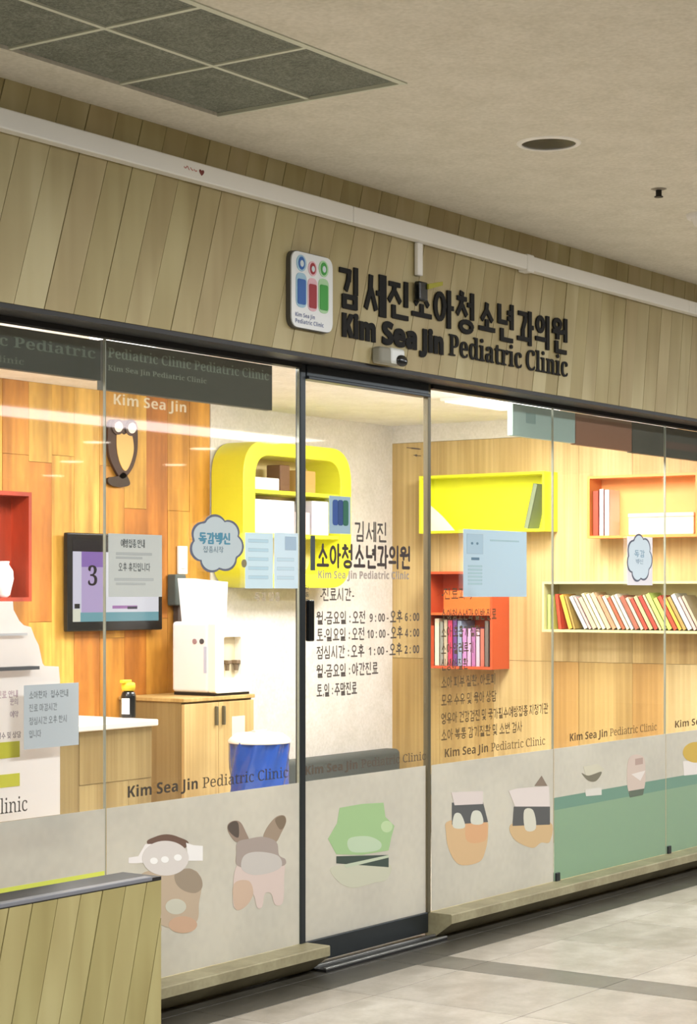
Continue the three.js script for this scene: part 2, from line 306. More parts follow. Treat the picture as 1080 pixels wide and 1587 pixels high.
// glass front: fixed panes, posts, sliding door
const FILM_TOP = 0.748;
function pane(n, x0, x1, label, green = false) {
  const w = setting('window_' + n, label, 'window', [(x0 + x1) / 2, 0.11, 0]);
  obj('pane', box(x0 + 0.002, x1 - 0.002, 0.108, 2.404, -0.005, 0.005), M.glass, w);
  if (!green) obj('frosted_film', box(x0 + 0.004, x1 - 0.004, 0.112, FILM_TOP, 0.0056, 0.0061), M.frost, w);
  else {
    obj('frosted_film', box(x0 + 0.004, x1 - 0.004, 0.512, FILM_TOP, 0.0056, 0.0061), M.frost, w);
    obj('green_band', box(x0 + 0.004, x1 - 0.004, 0.452, 0.512, 0.0056, 0.0061), M.tealDark, w);
    obj('green_film', box(x0 + 0.004, x1 - 0.004, 0.112, 0.452, 0.0056, 0.0061), M.teal, w);
    obj('bracket', rbox(x0 + 0.015, x0 + 0.055, 0.106, 0.15, -0.012, 0.014, 0.004), M.darkMetal, w);
  }
  obj('edge_seal', [box(x1 - 0.0018, x1 + 0.0018, 0.11, 2.404, -0.0052, 0.0054)], M.seal, w);
  return w;
}
const w1 = pane(1, XLEFT, 5.119, 'clear shop pane with frosted foot beside the white display board');
obj('edge_tape', box(4.0, 5.112, 0.512, 0.532, 0.0062, 0.0068), std(0xd8dd5a), w1);
pane(2, 5.119, 6.252, 'clear shop pane carrying the bear and rabbit stickers');
pane(3, 7.212, 8.303, 'clear shop pane carrying the service list');
pane(4, 8.303, 9.521, 'clear shop pane with green foot before the bookshelf niche', true);
pane(5, 9.521, XRIGHT + 0.1, 'clear end pane with green foot by the orange shelf', true);
structure(obj('trim_4', rbox(6.254, 6.289, 0.11, 2.404, -0.016, 0.01, 0.003), M.darkMetal), 'dark metal post where the sliding door opens', 'post');
structure(obj('trim_5', rbox(7.187, 7.211, 0.11, 2.404, -0.018, 0.008, 0.003), M.bronze), 'slim bronze post at the closed side of the door', 'post');
{
  const d = setting('door_1', 'frosted foot glass sliding door with opening hours printed on it', 'door', [6.74, 0.02, -0.01]);
  obj('pane', box(6.29, 7.186, 0.11, 2.35, -0.012, -0.004), M.glass, d);
  obj('frosted_film', box(6.292, 7.184, 0.112, FILM_TOP, -0.0036, -0.0031), M.frost, d);
  obj('top_rail', [rbox(6.292, 7.184, 2.345, 2.358, -0.03, 0.024, 0.003), rbox(6.292, 7.184, 2.357, 2.404, -0.03, 0.014, 0.003)], M.darkMetal, d);
  obj('bottom_rail', rbox(6.285, 7.19, 0.024, 0.112, -0.03, 0.008, 0.004), M.darkMetal, d);
  obj('handle', rbox(6.302, 6.336, 1.305, 1.47, -0.004, 0.02, 0.006), M.blackGloss, d);
  const t = structure(thing('threshold', 'dark metal floor track under the sliding door', 'door track', [6.75, 0, 0]), 'dark metal floor track under the sliding door', 'door track');
  obj('track_bed', box(6.302, 7.198, 0.0005, 0.01, -0.11, 0.1), M.black, t);
  obj('rail', rbox(6.302, 7.198, 0.0095, 0.02, 0.028, 0.04, 0.002), M.steel, t);
  obj('rail', rbox(6.302, 7.198, 0.0095, 0.018, 0.084, 0.1, 0.002), M.steel, t);
}

// clinic walls
{
  const w = setting('wall_back', 'orange and white back wall of the clinic', 'wall', [7, 0, ZBACK]);
  obj('backing', box(XLEFT - 0.1, XRIGHT + 0.1, 0, CEIL_IN, ZBACK - 0.1, ZBACK - 0.012), M.joint, w);
  obj('white_panel', box(8.53, XRIGHT, 0, CEIL_IN, ZBACK - 0.012, ZBACK + 0.006), M.whiteWall, w).userData.label = 'plain white wall panel';
  let x = 5.45, k = 0;
  while (x < 8.52) {
    const wd = x + 0.21 > 8.53 ? 8.528 - x : vr(0.16, 0.2); let y = 0;
    while (y < CEIL_IN) {
      const y2 = Math.min(CEIL_IN, y + vr(0.7, 1.4)), yy = CEIL_IN - y2 < 0.25 ? CEIL_IN : y2;
      obj('plank', box(x + 0.001, x + wd - 0.001, y + 0.001, yy - 0.001, ZBACK - 0.012, ZBACK + vr(0, 0.003)), orangeMats[Math.floor(rnd() * 6)], w);
      y = yy;
    }
    x += wd; k++;
  }
  obj('side_panel', box(XLEFT, 5.45, 0, CEIL_IN, ZBACK - 0.012, ZBACK), orangeMats[1], w);
  structure(obj('wall_left', box(XLEFT - 0.1, XLEFT, 0, CEIL_IN, ZBACK - 0.1, -0.02), M.whiteWall), 'white side wall of the clinic behind the display board', 'wall');
  const r = setting('wall_right', 'blond wood panelled side wall of the clinic behind the service list', 'wall', [XRIGHT, 0, -1.2]);
  obj('backing', [box(XRIGHT + 0.012, XRIGHT + 0.1, 0, CEIL_IN, ZBACK - 0.1, -0.02)], M.joint, r);
  const seam = onX(900, 1026, XRIGHT).y, zs = [ZBACK + 0.006, -1.94, -1.55, onX(857, 900, XRIGHT).z, onX(897, 900, XRIGHT).z, onX(980, 900, XRIGHT).z, onX(1030, 900, XRIGHT).z, -0.02];
  for (let i = 0; i + 1 < zs.length; i++) for (const [a, b] of [[0, seam], [seam, 2.44]])
    obj('wall_panel', box(XRIGHT - vr(0, 0.002), XRIGHT + 0.012, a + 0.001, b - 0.001, zs[i] + 0.001, zs[i + 1] - 0.001), blondMats[a === 0 && (i === 3 || i === 5) ? 4 : a === 0 ? Math.floor(rnd() * 4) : Math.floor(rnd() * 3)], r);
  obj('white_frieze', box(XRIGHT, XRIGHT + 0.012, 2.441, CEIL_IN, ZBACK, -0.02), M.whiteWall, r);
}

// ================================================================== things on the hall side
for (const [k, [x, z]] of ROOM.entries()) {
  const l = thing('ceiling_panel_light', 'square white LED panel in the clinic ceiling', 'ceiling light', [x, CEIL_IN - 0.02, z], 'LED panels in the clinic ceiling');
  obj('frame', rbox(x - 0.32, x + 0.32, CEIL_IN - 0.018, CEIL_IN, z - 0.32, z + 0.32, 0.004), M.white, l);
  obj('light_diffuser', box(x - 0.3, x + 0.3, CEIL_IN - 0.024, CEIL_IN - 0.018, z - 0.3, z + 0.3), std(0xffffff, { emissive: ROOM_C, emissiveIntensity: 1.2 }), l);
}
for (const [x, z, where] of [[5.7, -0.42, 'behind the long dark reflection board'], [8.9, -0.42, 'behind the brown reflection board']]) {   // domes added out of view to brighten the upper clinic
  const l = thing('added_dome_light', 'added unseen white dome fill light ' + where, 'ceiling light', [x, CEIL_IN - 0.16, z]);
  obj('base_ring', lathe(x, CEIL_IN, z, [[0, -0.03], [0.15, -0.03], [0.155, 0], [0, 0]]), M.white, l);
  obj('light_dome', lathe(x, CEIL_IN, z, [[0, -0.16], [0.06, -0.152], [0.11, -0.12], [0.138, -0.07], [0.14, -0.031], [0, -0.031]]), std(0xffffff, { emissive: ROOM_C, emissiveIntensity: 1.5 }), l);
  const p = new THREE.PointLight(ROOM_C, 3.6, 0, 2); p.name = 'dome_fill_light'; p.position.set(x, CEIL_IN - 0.09, z); p.shadow.radius = 4; p.castShadow = true; scene.add(p);
}
for (const [x, z] of HALL) {
  const l = thing('ceiling_panel_light', 'long LED panel in the hall ceiling behind the viewer', 'ceiling light', [x, CEIL - 0.02, z], 'LED panels in the hall ceiling');
  obj('frame', rbox(x - 0.77, x + 0.77, CEIL - 0.018, CEIL, z - 0.27, z + 0.27, 0.004), M.white, l);
  obj('light_diffuser', box(x - 0.75, x + 0.75, CEIL - 0.024, CEIL - 0.018, z - 0.25, z + 0.25), std(0xffffff, { emissive: HALL_C, emissiveIntensity: 1.2 }), l);
}
{
  const [x, z, w, d] = LINE, l = thing('linear_ceiling_light', 'long white light line across the hall ceiling', 'ceiling light', [x, CEIL - 0.02, z]);
  obj('frame', box(x - w / 2 - 0.02, x + w / 2 + 0.02, CEIL - 0.018, CEIL, z - d / 2 - 0.02, z + d / 2 + 0.02), M.white, l);
  obj('light_diffuser', box(x - w / 2, x + w / 2, CEIL - 0.024, CEIL - 0.018, z - d / 2, z + d / 2), std(0xffffff, { emissive: 0xfff0f2, emissiveIntensity: 1.2 }), l);
}
for (const [x, z] of [[15.9, 9.86], [18.07, 12.26], [20.1, 14.5], [19.28, 11.61], [17.3, 9.52]]) {   // far downlights that mirror in the glass
  const l = thing('ceiling_downlight', 'lit round downlight far across the hall', 'ceiling light', [x, CEIL - 0.01, z], 'lit downlights across the hall');
  obj('trim_ring', lathe(x, CEIL, z, [[0.12, -0.001], [0.16, -0.006], [0.19, 0]]), M.white, l);
  obj('light_lens', cyl(x, CEIL - 0.004, CEIL, z, 0.15), std(0xffffff, { emissive: 0xfff4e6, emissiveIntensity: 9 }), l);
  const s = new THREE.SpotLight(0xfff4e6, 8, 8, 0.9, 0.6); s.name = 'downlight'; s.position.set(x, CEIL - 0.02, z); s.target.position.set(x, 0, z); s.castShadow = true; scene.add(s, s.target);
}
{ // unlit downlight, sprinkler, detector
  const x = 6.267, z = 1.12, l = thing('ceiling_downlight', 'unlit round downlight with dark opening and thin pale rim', 'ceiling light', [x, CEIL - 0.006, z]);
  obj('trim_ring', lathe(x, CEIL, z, [[0.098, 0.0], [0.1, -0.006], [0.114, -0.004], [0.118, 0]]), M.trunk, l);
  obj('reflector', lathe(x, CEIL, z, [[0.0, -0.001], [0.098, -0.001], [0.098, -0.002], [0.0, -0.002]]), M.blackGloss, l);
  const s = thing('sprinkler_head', 'small dark sprinkler head in the ceiling past the unlit downlight', 'sprinkler', [7.23, CEIL - 0.05, 1.087]);
  obj('escutcheon', lathe(7.23, CEIL, 1.087, [[0.01, -0.005], [0.022, -0.004], [0.032, 0]]), std(0x8c8474, { roughness: 0.4 }), s);
  obj('nozzle', [cyl(7.23, CEIL - 0.03, CEIL - 0.004, 1.087, 0.012, 0.012, 12), cyl(7.23, CEIL - 0.034, CEIL - 0.03, 1.087, 0.018, 0.018, 12)], M.black, s);
  const d = thing('smoke_detector', 'white round detector on the ceiling beyond the sprinkler', 'detector', [7.82, CEIL - 0.05, 1.0]);
  obj('base', lathe(7.82, CEIL, 1.0, [[0, -0.02], [0.06, -0.02], [0.066, 0]]), M.white, d);
  obj('sensor_cap', lathe(7.82, CEIL, 1.0, [[0, -0.05], [0.03, -0.048], [0.045, -0.02]]), M.white, d);
}
{ // white cable trunking along the fascia with its drop
  const t = thing('cable_trunking', 'white plastic cable trunking running along the top of the fascia', 'trunking', [7, 2.965, 0.17]);
  let x = 2.4; const cuts = [4.4, 6.35, 7.72, 9.4, 11.6];
  for (const c of cuts) { obj('trunking_length', rbox(x, c - 0.002, 2.955, 3.02, 0.153, 0.2, 0.006), M.trunk, t); x = c; }
  const a = on(648, 380, 0.16).x, yb = on(650, 428, 0.16).y;
  obj('drop', rbox(a - 0.02, a + 0.02, yb, 2.9545, 0.153, 0.172, 0.005), M.trunk, t);
  const j = on(822, 436, 0.2);
  obj('joint_cover', rbox(j.x - 0.03, j.x + 0.03, 2.945, 3.024, 0.1525, 0.204, 0.006), M.trunk, t);
  const c0 = on(285, 263, 0.205), c1 = on(322, 278, 0.205), cw = c1.x - c0.x;
  const mark = canvas(256, 96, (c) => { c.strokeStyle = '#c98a80'; c.lineWidth = 9; for (const q of [[12, 40, 45, 28], [50, 30, 70, 58], [80, 34, 110, 52], [118, 40, 150, 46]]) { c.beginPath(); c.moveTo(q[0], q[1]); c.quadraticCurveTo((q[0] + q[2]) / 2, q[1] + 24, q[2], q[3]); c.stroke(); } c.fillStyle = '#7d3a34'; c.beginPath(); c.moveTo(200, 80); c.bezierCurveTo(150, 40, 180, 14, 200, 36); c.bezierCurveTo(220, 14, 250, 40, 200, 80); c.fill(); });
  obj('printed_mark', plane(c0.x, c0.x + cw, 2.968, 2.968 + 0.04, 0.2006), printed(mark), t).userData.label = 'faint red print ending in a heart';
  const p = on(654, 448, 0.18), l = thing('wall_spotlight', 'small black wall spotlight with yellow arm under the trunking drop', 'spotlight', [p.x, p.y - 0.04, 0.17]);
  obj('housing', rbox(p.x - 0.035, p.x + 0.03, p.y - 0.05, p.y + 0.03, 0.1615, 0.192, 0.008), M.blackGloss, l);
  obj('arm', hexa([[p.x + 0.02, p.y + 0.0, 0.2], [p.x + 0.13, p.y + 0.03, 0.2], [p.x + 0.13, p.y + 0.03, 0.18], [p.x + 0.02, p.y + 0.0, 0.18]], [[p.x + 0.02, p.y + 0.022, 0.2], [p.x + 0.13, p.y + 0.046, 0.2], [p.x + 0.13, p.y + 0.046, 0.18], [p.x + 0.02, p.y + 0.022, 0.18]]), std(0xa6a22c), l);
}
// logo board
function figure(cx, y0, y1, w, zf, dark, pale, parent) {
  const h = y1 - y0, hr = w * 0.46;
  obj('body_outline', extrude(rrect(cx - w / 2, cx + w / 2, y0, y0 + h * 0.66, w * 0.45), zf, zf + 0.002), std(pale), parent);
  obj('body', extrude(rrect(cx - w * 0.38, cx + w * 0.38, y0 + h * 0.06, y0 + h * 0.54, w * 0.14), zf + 0.002, zf + 0.004), std(dark), parent);
  const ring = new THREE.Shape().absarc(cx, y1 - hr, hr, 0, Math.PI * 2, false); obj('head_outline', extrude(ring, zf, zf + 0.002), std(pale), parent);
  const face = new THREE.Shape().absellipse(cx, y1 - hr, hr * 0.62, hr * 0.78, 0, Math.PI * 2, false, 0); obj('head', extrude(face, zf + 0.002, zf + 0.004), std(dark).clone(), parent);
  const eye = new THREE.Shape().absellipse(cx, y1 - hr * 1.05, hr * 0.36, hr * 0.4, 0, Math.PI * 2, false, 0); obj('face', extrude(eye, zf + 0.004, zf + 0.005), std(0xcfdbe0), parent);
}
{
  const x0 = on(451, 450, 0.176).x, x1 = on(516, 450, 0.176).x, y0 = on(483, 512, 0.176).y, y1 = on(483, 393, 0.176).y, b = thing('logo_board', 'white rounded logo board with blue, red and green figures', 'sign', [(x0 + x1) / 2, y0, 0.15]);
  obj('side_shell', extrude(rrect(x0, x1, y0, y1, 0.045), 0.1525, 0.171), std(0x4d4a42), b);
  obj('face_plate', extrude(rrect(x0 + 0.004, x1 - 0.002, y0 + 0.003, y1 - 0.003, 0.043), 0.171, 0.176), std(0xdfe2e2, { roughness: 0.35 }), b);
  const W = x1 - x0, H = y1 - y0, fw = W * 0.25;
  figure(x0 + W * 0.235, y0 + H * 0.27, y0 + H * 0.95, fw, 0.176, 0x2f62ab, 0x9fc3d8, b); figure(x0 + W * 0.5, y0 + H * 0.25, y0 + H * 0.9, fw * 0.9, 0.176, 0x9c2b33, 0xe0b3bd, b); figure(x0 + W * 0.765, y0 + H * 0.25, y0 + H * 0.94, fw, 0.176, 0x3d9c3f, 0xa9d3a4, b);
  const t = canvas(512, 128, (c) => { write(c, 'Kim Sea Jin', 10, 4, 54, '#6f7aa0'); write(c, 'Pediatric Clinic', 10, 62, 56, '#6f7aa0', { squeeze: 1.02 }); });
  obj('board_text', plane(x0 + 0.02, x1 - 0.01, y0 + 0.012, y0 + H * 0.22, 0.1766), printed(t), b).userData.label = 'two lines of small blue grey lettering';
}
{ // raised lettering on the fascia
  const kr = [['김', 527, 562, 411, 482], ['세', 567, 602, 422, 493], ['진', 603, 640, 433, 498], ['소', 640, 673, 440, 497], ['아', 674, 707, 447, 511], ['청', 709, 740, 451, 520], ['소', 744, 771, 467, 518], ['년', 773, 801, 469, 533], ['과', 804, 831, 480, 538], ['의', 832, 856, 487, 544], ['원', 858, 883, 491, 551]];
  const L = thing('korean_sign_lettering', 'large black raised Korean letters on the wooden fascia', 'lettering', [7.3, 2.6, 0.15]);
  const z0 = 0.152, z1 = 0.1575, wide = 0.029;
  for (const [ch, a, b, t, u] of kr) {
    const x0 = on(a, t, 0.165).x + wide * 0.4, x1 = on(b, t, 0.165).x - wide * 0.4, m = (a + b) / 2, y1 = on(m, t, 0.165).y - wide * 0.4, y0 = on(m, u, 0.165).y + wide * 0.4, gs = [];
    const P = ([p, q]) => [x0 + p * (x1 - x0), y1 - q * (y1 - y0)];
    for (const s of syllable(ch)) {
      const p = s.map(P);
      for (let i = 0; i + 1 < p.length; i++) {
        const [ax, ay] = p[i], [bx, by] = p[i + 1], len = Math.hypot(bx - ax, by - ay), c = Math.abs(bx - ax) / len, w = 0.029 - 0.009 * c, e = s.length > 8 ? 0.004 : 0.008, zt = z1 + gs.length * 0.0001;
        gs.push(worldUV(new THREE.BoxGeometry(len + e * 2, w, zt - z0).rotateZ(Math.atan2(by - ay, bx - ax)).translate((ax + bx) / 2, (ay + by) / 2, (z0 + zt) / 2)));
      }
    }
    obj('letter', gs, M.letter, L);
  }
  const E = thing('english_sign_lettering', 'smaller black raised English letters below the Korean sign letters', 'lettering', [7.3, 2.5, 0.15]);
  const words = [['Kim', 532, 586, 518, 'sans_bold'], ['Sea', 595, 650, 533, 'sans_bold'], ['Jin', 657, 691, 542, 'sans_bold'], ['Pediatric', 698, 812, 549, 'serif_bold'], ['Clinic', 817, 883, 572, 'serif_bold']];
  for (const [wd, a, b, base, fn] of words) {
    const font = fonts[fn], z = 0.165, x0 = on(a, base, z).x, x1 = on(b, base, z).x, y0 = 2.513, cap = fn === 'sans_bold' ? 0.062 : 0.066;
    const size = cap / 0.72, sc = size / font.data.resolution, adv = [...wd].map((c) => font.data.glyphs[c].ha * sc), tot = adv.reduce((s, v) => s + v, 0), k = (x1 - x0) / tot; let x = x0;
    [...wd].forEach((c, i) => { obj('letter', worldUV(new TextGeometry(c, { font, size, depth: 0.004, curveSegments: 5, bevelEnabled: fn === 'sans_bold', bevelSize: 0.005, bevelThickness: 0.001, bevelSegments: 1 }).scale(k, 1, 1).translate(x, y0, 0.1532)), M.letter, E); x += adv[i] * k; });
  }
}
{ // door sensor under the sign
  const p = on(605, 553, 0.18), s = thing('door_sensor', 'grey automatic door sensor under the sign letters', 'sensor', [p.x, p.y - 0.03, 0.15]);
  obj('housing', rbox(p.x - 0.1, p.x + 0.07, p.y - 0.034, p.y + 0.034, 0.152, 0.2, 0.014), std(0x8d8b7d), s);
  obj('cover', rbox(p.x - 0.03, p.x + 0.075, p.y - 0.03, p.y + 0.036, 0.17, 0.205, 0.014), std(0xd9ddda, { roughness: 0.3 }), s);
  obj('lens', worldUV(new THREE.SphereGeometry(0.03, 20, 12).scale(1.3, 0.8, 0.5).translate(p.x + 0.045, p.y - 0.014, 0.205)), M.blackGloss, s);
}
{ // board-clad planter box by the left pane
  const x1 = 5.0, y1 = 0.556, z0 = 0.19, z1 = 0.36, p = thing('planter_box', 'low board clad box with dark top in front of the glass', 'planter', [4.2, 0, 0.27]);
  obj('body', box(3.2, x1 - 0.012, 0.0, y1 - 0.012, z0, z1 - 0.012), M.joint, p);
  obj('top', box(3.2, x1, y1 - 0.012, y1, z0, z1), M.black, p).userData.label = 'dark top of the box';
  obj('rim', rbox(3.2, x1 - 0.045, y1 - 0.01, y1 + 0.004, z1 - 0.035, z1 + 0.001, 0.003), std(0x74757a, { roughness: 0.4 }), p).userData.label = 'grey metal edge strip';
  let x = 3.0;
  while (x < x1) {
    const w = vr(0.1, 0.112), s = 0.25 * y1, hi = y1 - 0.013;
    const cl = (v) => Math.max(3.2, Math.min(x1, v)), a = x + 0.002, b = x + w - 0.002;
    if (cl(b) > cl(a) || cl(b + s) > cl(a + s)) {                          // a board that meets the end of the box is cut along it
      const yA = b + s > x1 ? Math.max(0.003, Math.min(hi, (x1 - b) / 0.25)) : hi, pts = [[cl(a), 0.003], [cl(b), 0.003]];
      const yB = a + s > x1 ? Math.max(0.003, Math.min(hi, (x1 - a) / 0.25)) : hi;
      if (yA < hi) pts.push([x1, yA]);
      if (yB < hi) { pts.push([x1, yB]); } else { pts.push([cl(b + s), hi], [cl(a + s), hi]); }
      obj('board', extrude(shapeOf(pts), z1 - 0.012, z1 + vr(-0.001, 0.001)), planterMats[Math.floor(rnd() * 3)], p);
    }
    x += w;
  }
  for (let z = z0; z < z1 - 0.01; z += 0.085) obj('board', box(x1 - 0.012, x1, 0.003, y1 - 0.013, z, Math.min(z + 0.083, z1 - 0.013)), planterMats[Math.floor(rnd() * 3)], p);
}

// ================================================================== print and stickers on the glass
const ZG = 0.0068, ZD = -0.0026;
const brandFont = { font: 'bold SIZEpx sans-serif' };
function nameLine(px0, px1, base, h, label, z = ZG, color = '#3a332a') {   // the clinic's name along the top of the frosted film
  const a = on(px0, base, z), b = on(px1, base, z), y = 0.768, mid = a.x + (b.x - a.x) * 0.42;
  linesDecal('glass_lettering', label, [['Kim Sea Jin', y + h, h, a.x, mid, color, brandFont], ['Pediatric Clinic', y + h, h, mid + 0.02, b.x, color, { font: 'SIZEpx serif' }]], a.x - 0.01, b.x + 0.01, y - 0.02, y + h + 0.01, z, color);
}
nameLine(-250, 43, 1250, 0.07, 'dark clinic name printed above the frosted film by the white board');
nameLine(196, 447, 1225, 0.058, 'dark clinic name printed above the frosted film of the sticker pane');
nameLine(472, 660, 1195, 0.05, 'dark clinic name printed above the frosted film of the door', ZD, '#57493a');
nameLine(688, 845, 1165, 0.055, 'dark clinic name printed below the service list', ZG, '#5a4526');
nameLine(882, 1018, 1145, 0.055, 'brown clinic name printed below the bookshelf niche', ZG, '#5a4526');
nameLine(1045, 1190, 1125, 0.055, 'brown clinic name printed on the end pane', ZG, '#5a4526');
{ // door print
  const X = (px) => on(px, 900, ZD).x, Y = (px, py) => on(px, py, ZD).y;
  linesDecal('door_name_lettering', 'dark Korean clinic name printed on the glass door', [
    ['김세진', Y(575, 810), 0.08, X(550), X(602), '#4a4440', { weight: 0.11 }],
    ['소아청소년과의원', Y(560, 846), 0.092, X(492), X(638), '#3b2f2c', { weight: 0.15 }],
    ['Kim Sea Jin Pediatric Clinic', Y(560, 882), 0.046, X(492), X(634), '#9d938c', {}]], X(488), X(642), Y(560, 905), Y(560, 803), ZD, '#333');
  const rows = [['-진료시간-', 523, 912, 496, 549], ['월-금요일 : 오전  9 : 00 - 오후 6 : 00', 520, 948, 491, 650], ['토-일요일 : 오전 10 : 00 - 오후 4 : 00', 520, 974, 491, 650], ['점심시간 : 오후  1 : 00 - 오후 2 : 00', 520, 1001, 491, 650], ['월-금요일 : 야간진료', 530, 1029, 491, 587], ['토,일 : 주말진료', 520, 1059, 491, 554]];
  linesDecal('opening_hours_lettering', 'dark Korean opening hours printed on the glass door', rows.map(([t, m, py, a, b]) => [t, Y(m, py), 0.05, X(a), X(b), '#4b423b', { weight: 0.12 }]), X(487), X(655), Y(560, 1090), Y(560, 905), ZD, '#4b423b');
  const c = canvas(64, 256, (q) => { write(q, '자', 12, 10, 40, '#3b3a38'); write(q, '동', 12, 70, 40, '#3b3a38'); write(q, '문', 12, 130, 40, '#3b3a38'); });
  tag(obj('door_side_lettering', plane(X(471), X(482), Y(476, 952), Y(476, 905), ZD), printed(c)), 'tiny vertical Korean lettering above the door handle', 'lettering');
  tag(obj('door_edge_strip', box(X(481), X(488), Y(484, 884), Y(484, 830), ZD, ZD + 0.001), std(0x3a4548)), 'small dark strip sticker beside the door name', 'sticker');
  const s0 = on(510, 768, ZD), s1 = on(543, 828, ZD), st = thing('logo_sticker', 'blue square logo sticker with figures on the glass door', 'sticker', [(s0.x + s1.x) / 2, s1.y, ZD]);
  obj('backing', box(s0.x, s1.x, s1.y, s0.y, ZD, ZD + 0.001), std(0x9db9c9), st);
  const w = s1.x - s0.x, h = s0.y - s1.y;
  for (const [u, col] of [[0.28, 0x2a4f96], [0.52, 0x21457f], [0.76, 0x23684f]]) obj('figure', extrude(rrect(s0.x + w * (u - 0.13), s0.x + w * (u + 0.13), s1.y + h * 0.22, s1.y + h * 0.9, w * 0.1), ZD + 0.001, ZD + 0.0018), std(col), st);
  const f0 = on(628, 690, ZD), f1 = on(655, 712, ZD);
  const fc = canvas(256, 200, (q) => { q.fillStyle = '#5b4a36'; q.fillRect(20, 30, 210, 12); q.fillRect(90, 24, 120, 24); q.fillRect(120, 140, 110, 12); q.beginPath(); q.arc(160, 146, 18, 0, 7); q.fill(); });
  tag(obj('arrow_sticker', plane(f0.x, f1.x, f1.y, f0.y, ZD), printed(fc)), 'two small brown arrow marks high on the glass door', 'sticker');
}
{ // service list
  const X = (px) => on(px, 900, ZG).x, Y = (px, py) => on(px, py, ZG).y;
  const rows = [['-진료과목-', 715, 912, 684, 738], ['소아청소년과 일반 진료', 735, 944, 684, 770], ['소아 호흡기 질환', 720, 970, 684, 745], ['소아 알레르기', 715, 996, 684, 735], ['신생아 질환', 708, 1021, 684, 726], ['소아 피부 질환, 아토피', 725, 1047, 684, 769], ['모유 수유 및 육아 상담', 725, 1074, 684, 770], ['영유아 건강검진 및 국가필수예방접종 지정기관', 765, 1098, 684, 850], ['소아 복통 감기질환 및 소변 검사', 745, 1125, 684, 810]];
  linesDecal('service_list_lettering', 'brown Korean list of services printed on the pane beside the door', rows.map(([t, m, py, a, b]) => [t, Y(m, py), 0.048, X(a), X(b), '#54401f', { weight: 0.11 }]), X(680), X(853), Y(765, 1165), Y(700, 905), ZG, '#54401f');
}
function sheet(name, label, px0, px1, py0, py1, z, map, color = 0xdfe2e3, cat = 'notice') {       // a paper taped to the glass
  const m = (px0 + px1) / 2, x0 = on(px0, py0, z).x, x1 = on(px1, py0, z).x, y1 = on(m, py0, z).y, y0 = on(m, py1, z).y;
  const s = thing(name, label, cat, [(x0 + x1) / 2, y0, z]);
  obj('paper', box(x0, x1, y0, y1, z - 0.0006, z), phys(color, { roughness: 0.95, transmission: 0.35, thickness: 0 }), s);
  if (map) obj('print', plane(x0 + 0.004, x1 - 0.004, y0 + 0.004, y1 - 0.004, z + 0.0006), printed(map), s);
  return s;
}
const ZI = 0.0075;
sheet('paper_notice', 'grey paper notice taped to the glass over the television', 168, 251, 828, 925, 0.0075, canvas(320, 256, (c) => { write(c, '예방접종 안내', 70, 18, 34, '#4c5152', { squeeze: .7 }); c.fillStyle = '#a9adab'; c.fillRect(40, 74, 220, 10); c.fillRect(40, 92, 160, 8); write(c, '오후 휴진입니다', 55, 118, 34, '#585d5d', { squeeze: .8 }); c.fillStyle = '#aeb2b0'; c.fillRect(30, 182, 240, 10); c.fillRect(40, 202, 180, 8); }), 0xc9cdca);
sheet('paper_notice', 'pale grey paper notice with four lines taped over the white board', 37, 122, 1060, 1158, 0.0075, canvas(320, 256, (c) => { write(c, '소아환자   접수안내', 26, 22, 30, '#7f8688', { squeeze: .9 }); write(c, '진료 마감시간', 26, 76, 30, '#878e90', { squeeze: .9 }); write(c, '점심시간 오후 한시', 26, 130, 30, '#878e90', { squeeze: .9 }); write(c, '입니다', 26, 184, 30, '#878e90', { squeeze: .8 }); }), 0xcbd2d4);
sheet('paper_notice', 'pale blue paper poster with a small drawn face on the service pane', 718, 816, 822, 925, ZI, canvas(320, 300, (c) => { c.fillStyle = '#a9c3d2'; c.fillRect(14, 18, 80, 90); c.fillStyle = '#5f7f93'; c.beginPath(); c.arc(40, 60, 6, 0, 7); c.arc(66, 60, 6, 0, 7); c.fill(); c.fillRect(36, 124, 40, 12); c.fillStyle = '#a8c6cc'; for (let i = 0; i < 6; i++) c.fillRect(20, 160 + i * 16, 70, 8); c.fillRect(130, 40, 150, 6); }), 0xc3d6e0);
sheet('paper_notice', 'pale blue paper sheet taped low over the yellow wall cabinet', 380, 423, 826, 912, ZI, canvas(160, 200, (c) => { c.fillStyle = '#b7d3df'; for (let i = 0; i < 5; i++) c.fillRect(14, 20 + i * 34, 120, 12); }), 0xd2e3ea);
sheet('paper_notice', 'pale blue paper sheet with a blue picture taped beside the door post', 425, 462, 826, 912, ZI, canvas(160, 200, (c) => { c.fillStyle = '#a6bdd0'; c.fillRect(70, 10, 80, 50); c.fillStyle = '#c2d8e2'; for (let i = 0; i < 3; i++) c.fillRect(14, 90 + i * 34, 120, 12); }), 0xd5e4ec);
tag(obj('glass_lettering', plane(on(393, 918, ZG).x, on(446, 918, ZG).x, on(420, 934, ZG).y, on(420, 916, ZG).y, ZG), printed(canvas(256, 64, (c) => write(c, '독감 접종', 8, 8, 46, '#b9ab98', {})))), 'faint tan Korean lettering under the blue sheets', 'lettering');
function cloud(cx, cy, rx, ry, z, parent, fill) {
  const p = on(cx, cy, z), wx = on(cx + rx, cy, z).x - p.x, wy = p.y - on(cx, cy + ry, z).y;
  const out = (k) => Array.from({ length: 72 }, (_, i) => { const a = i / 72 * Math.PI * 2, b = 0.84 + 0.16 * Math.pow(Math.abs(Math.cos(a * 3.5 + 0.4)), 0.7); return [p.x + Math.cos(a) * wx * b * k, p.y + Math.sin(a) * wy * b * k]; });
  obj('outline', extrude(shapeOf(out(1)), z, z + 0.0008), std(0x5d6273), parent);
  obj('cloud_face', extrude(shapeOf(out(0.92)), z + 0.0008, z + 0.0014), std(fill), parent);
  return [p, wx, wy];
}
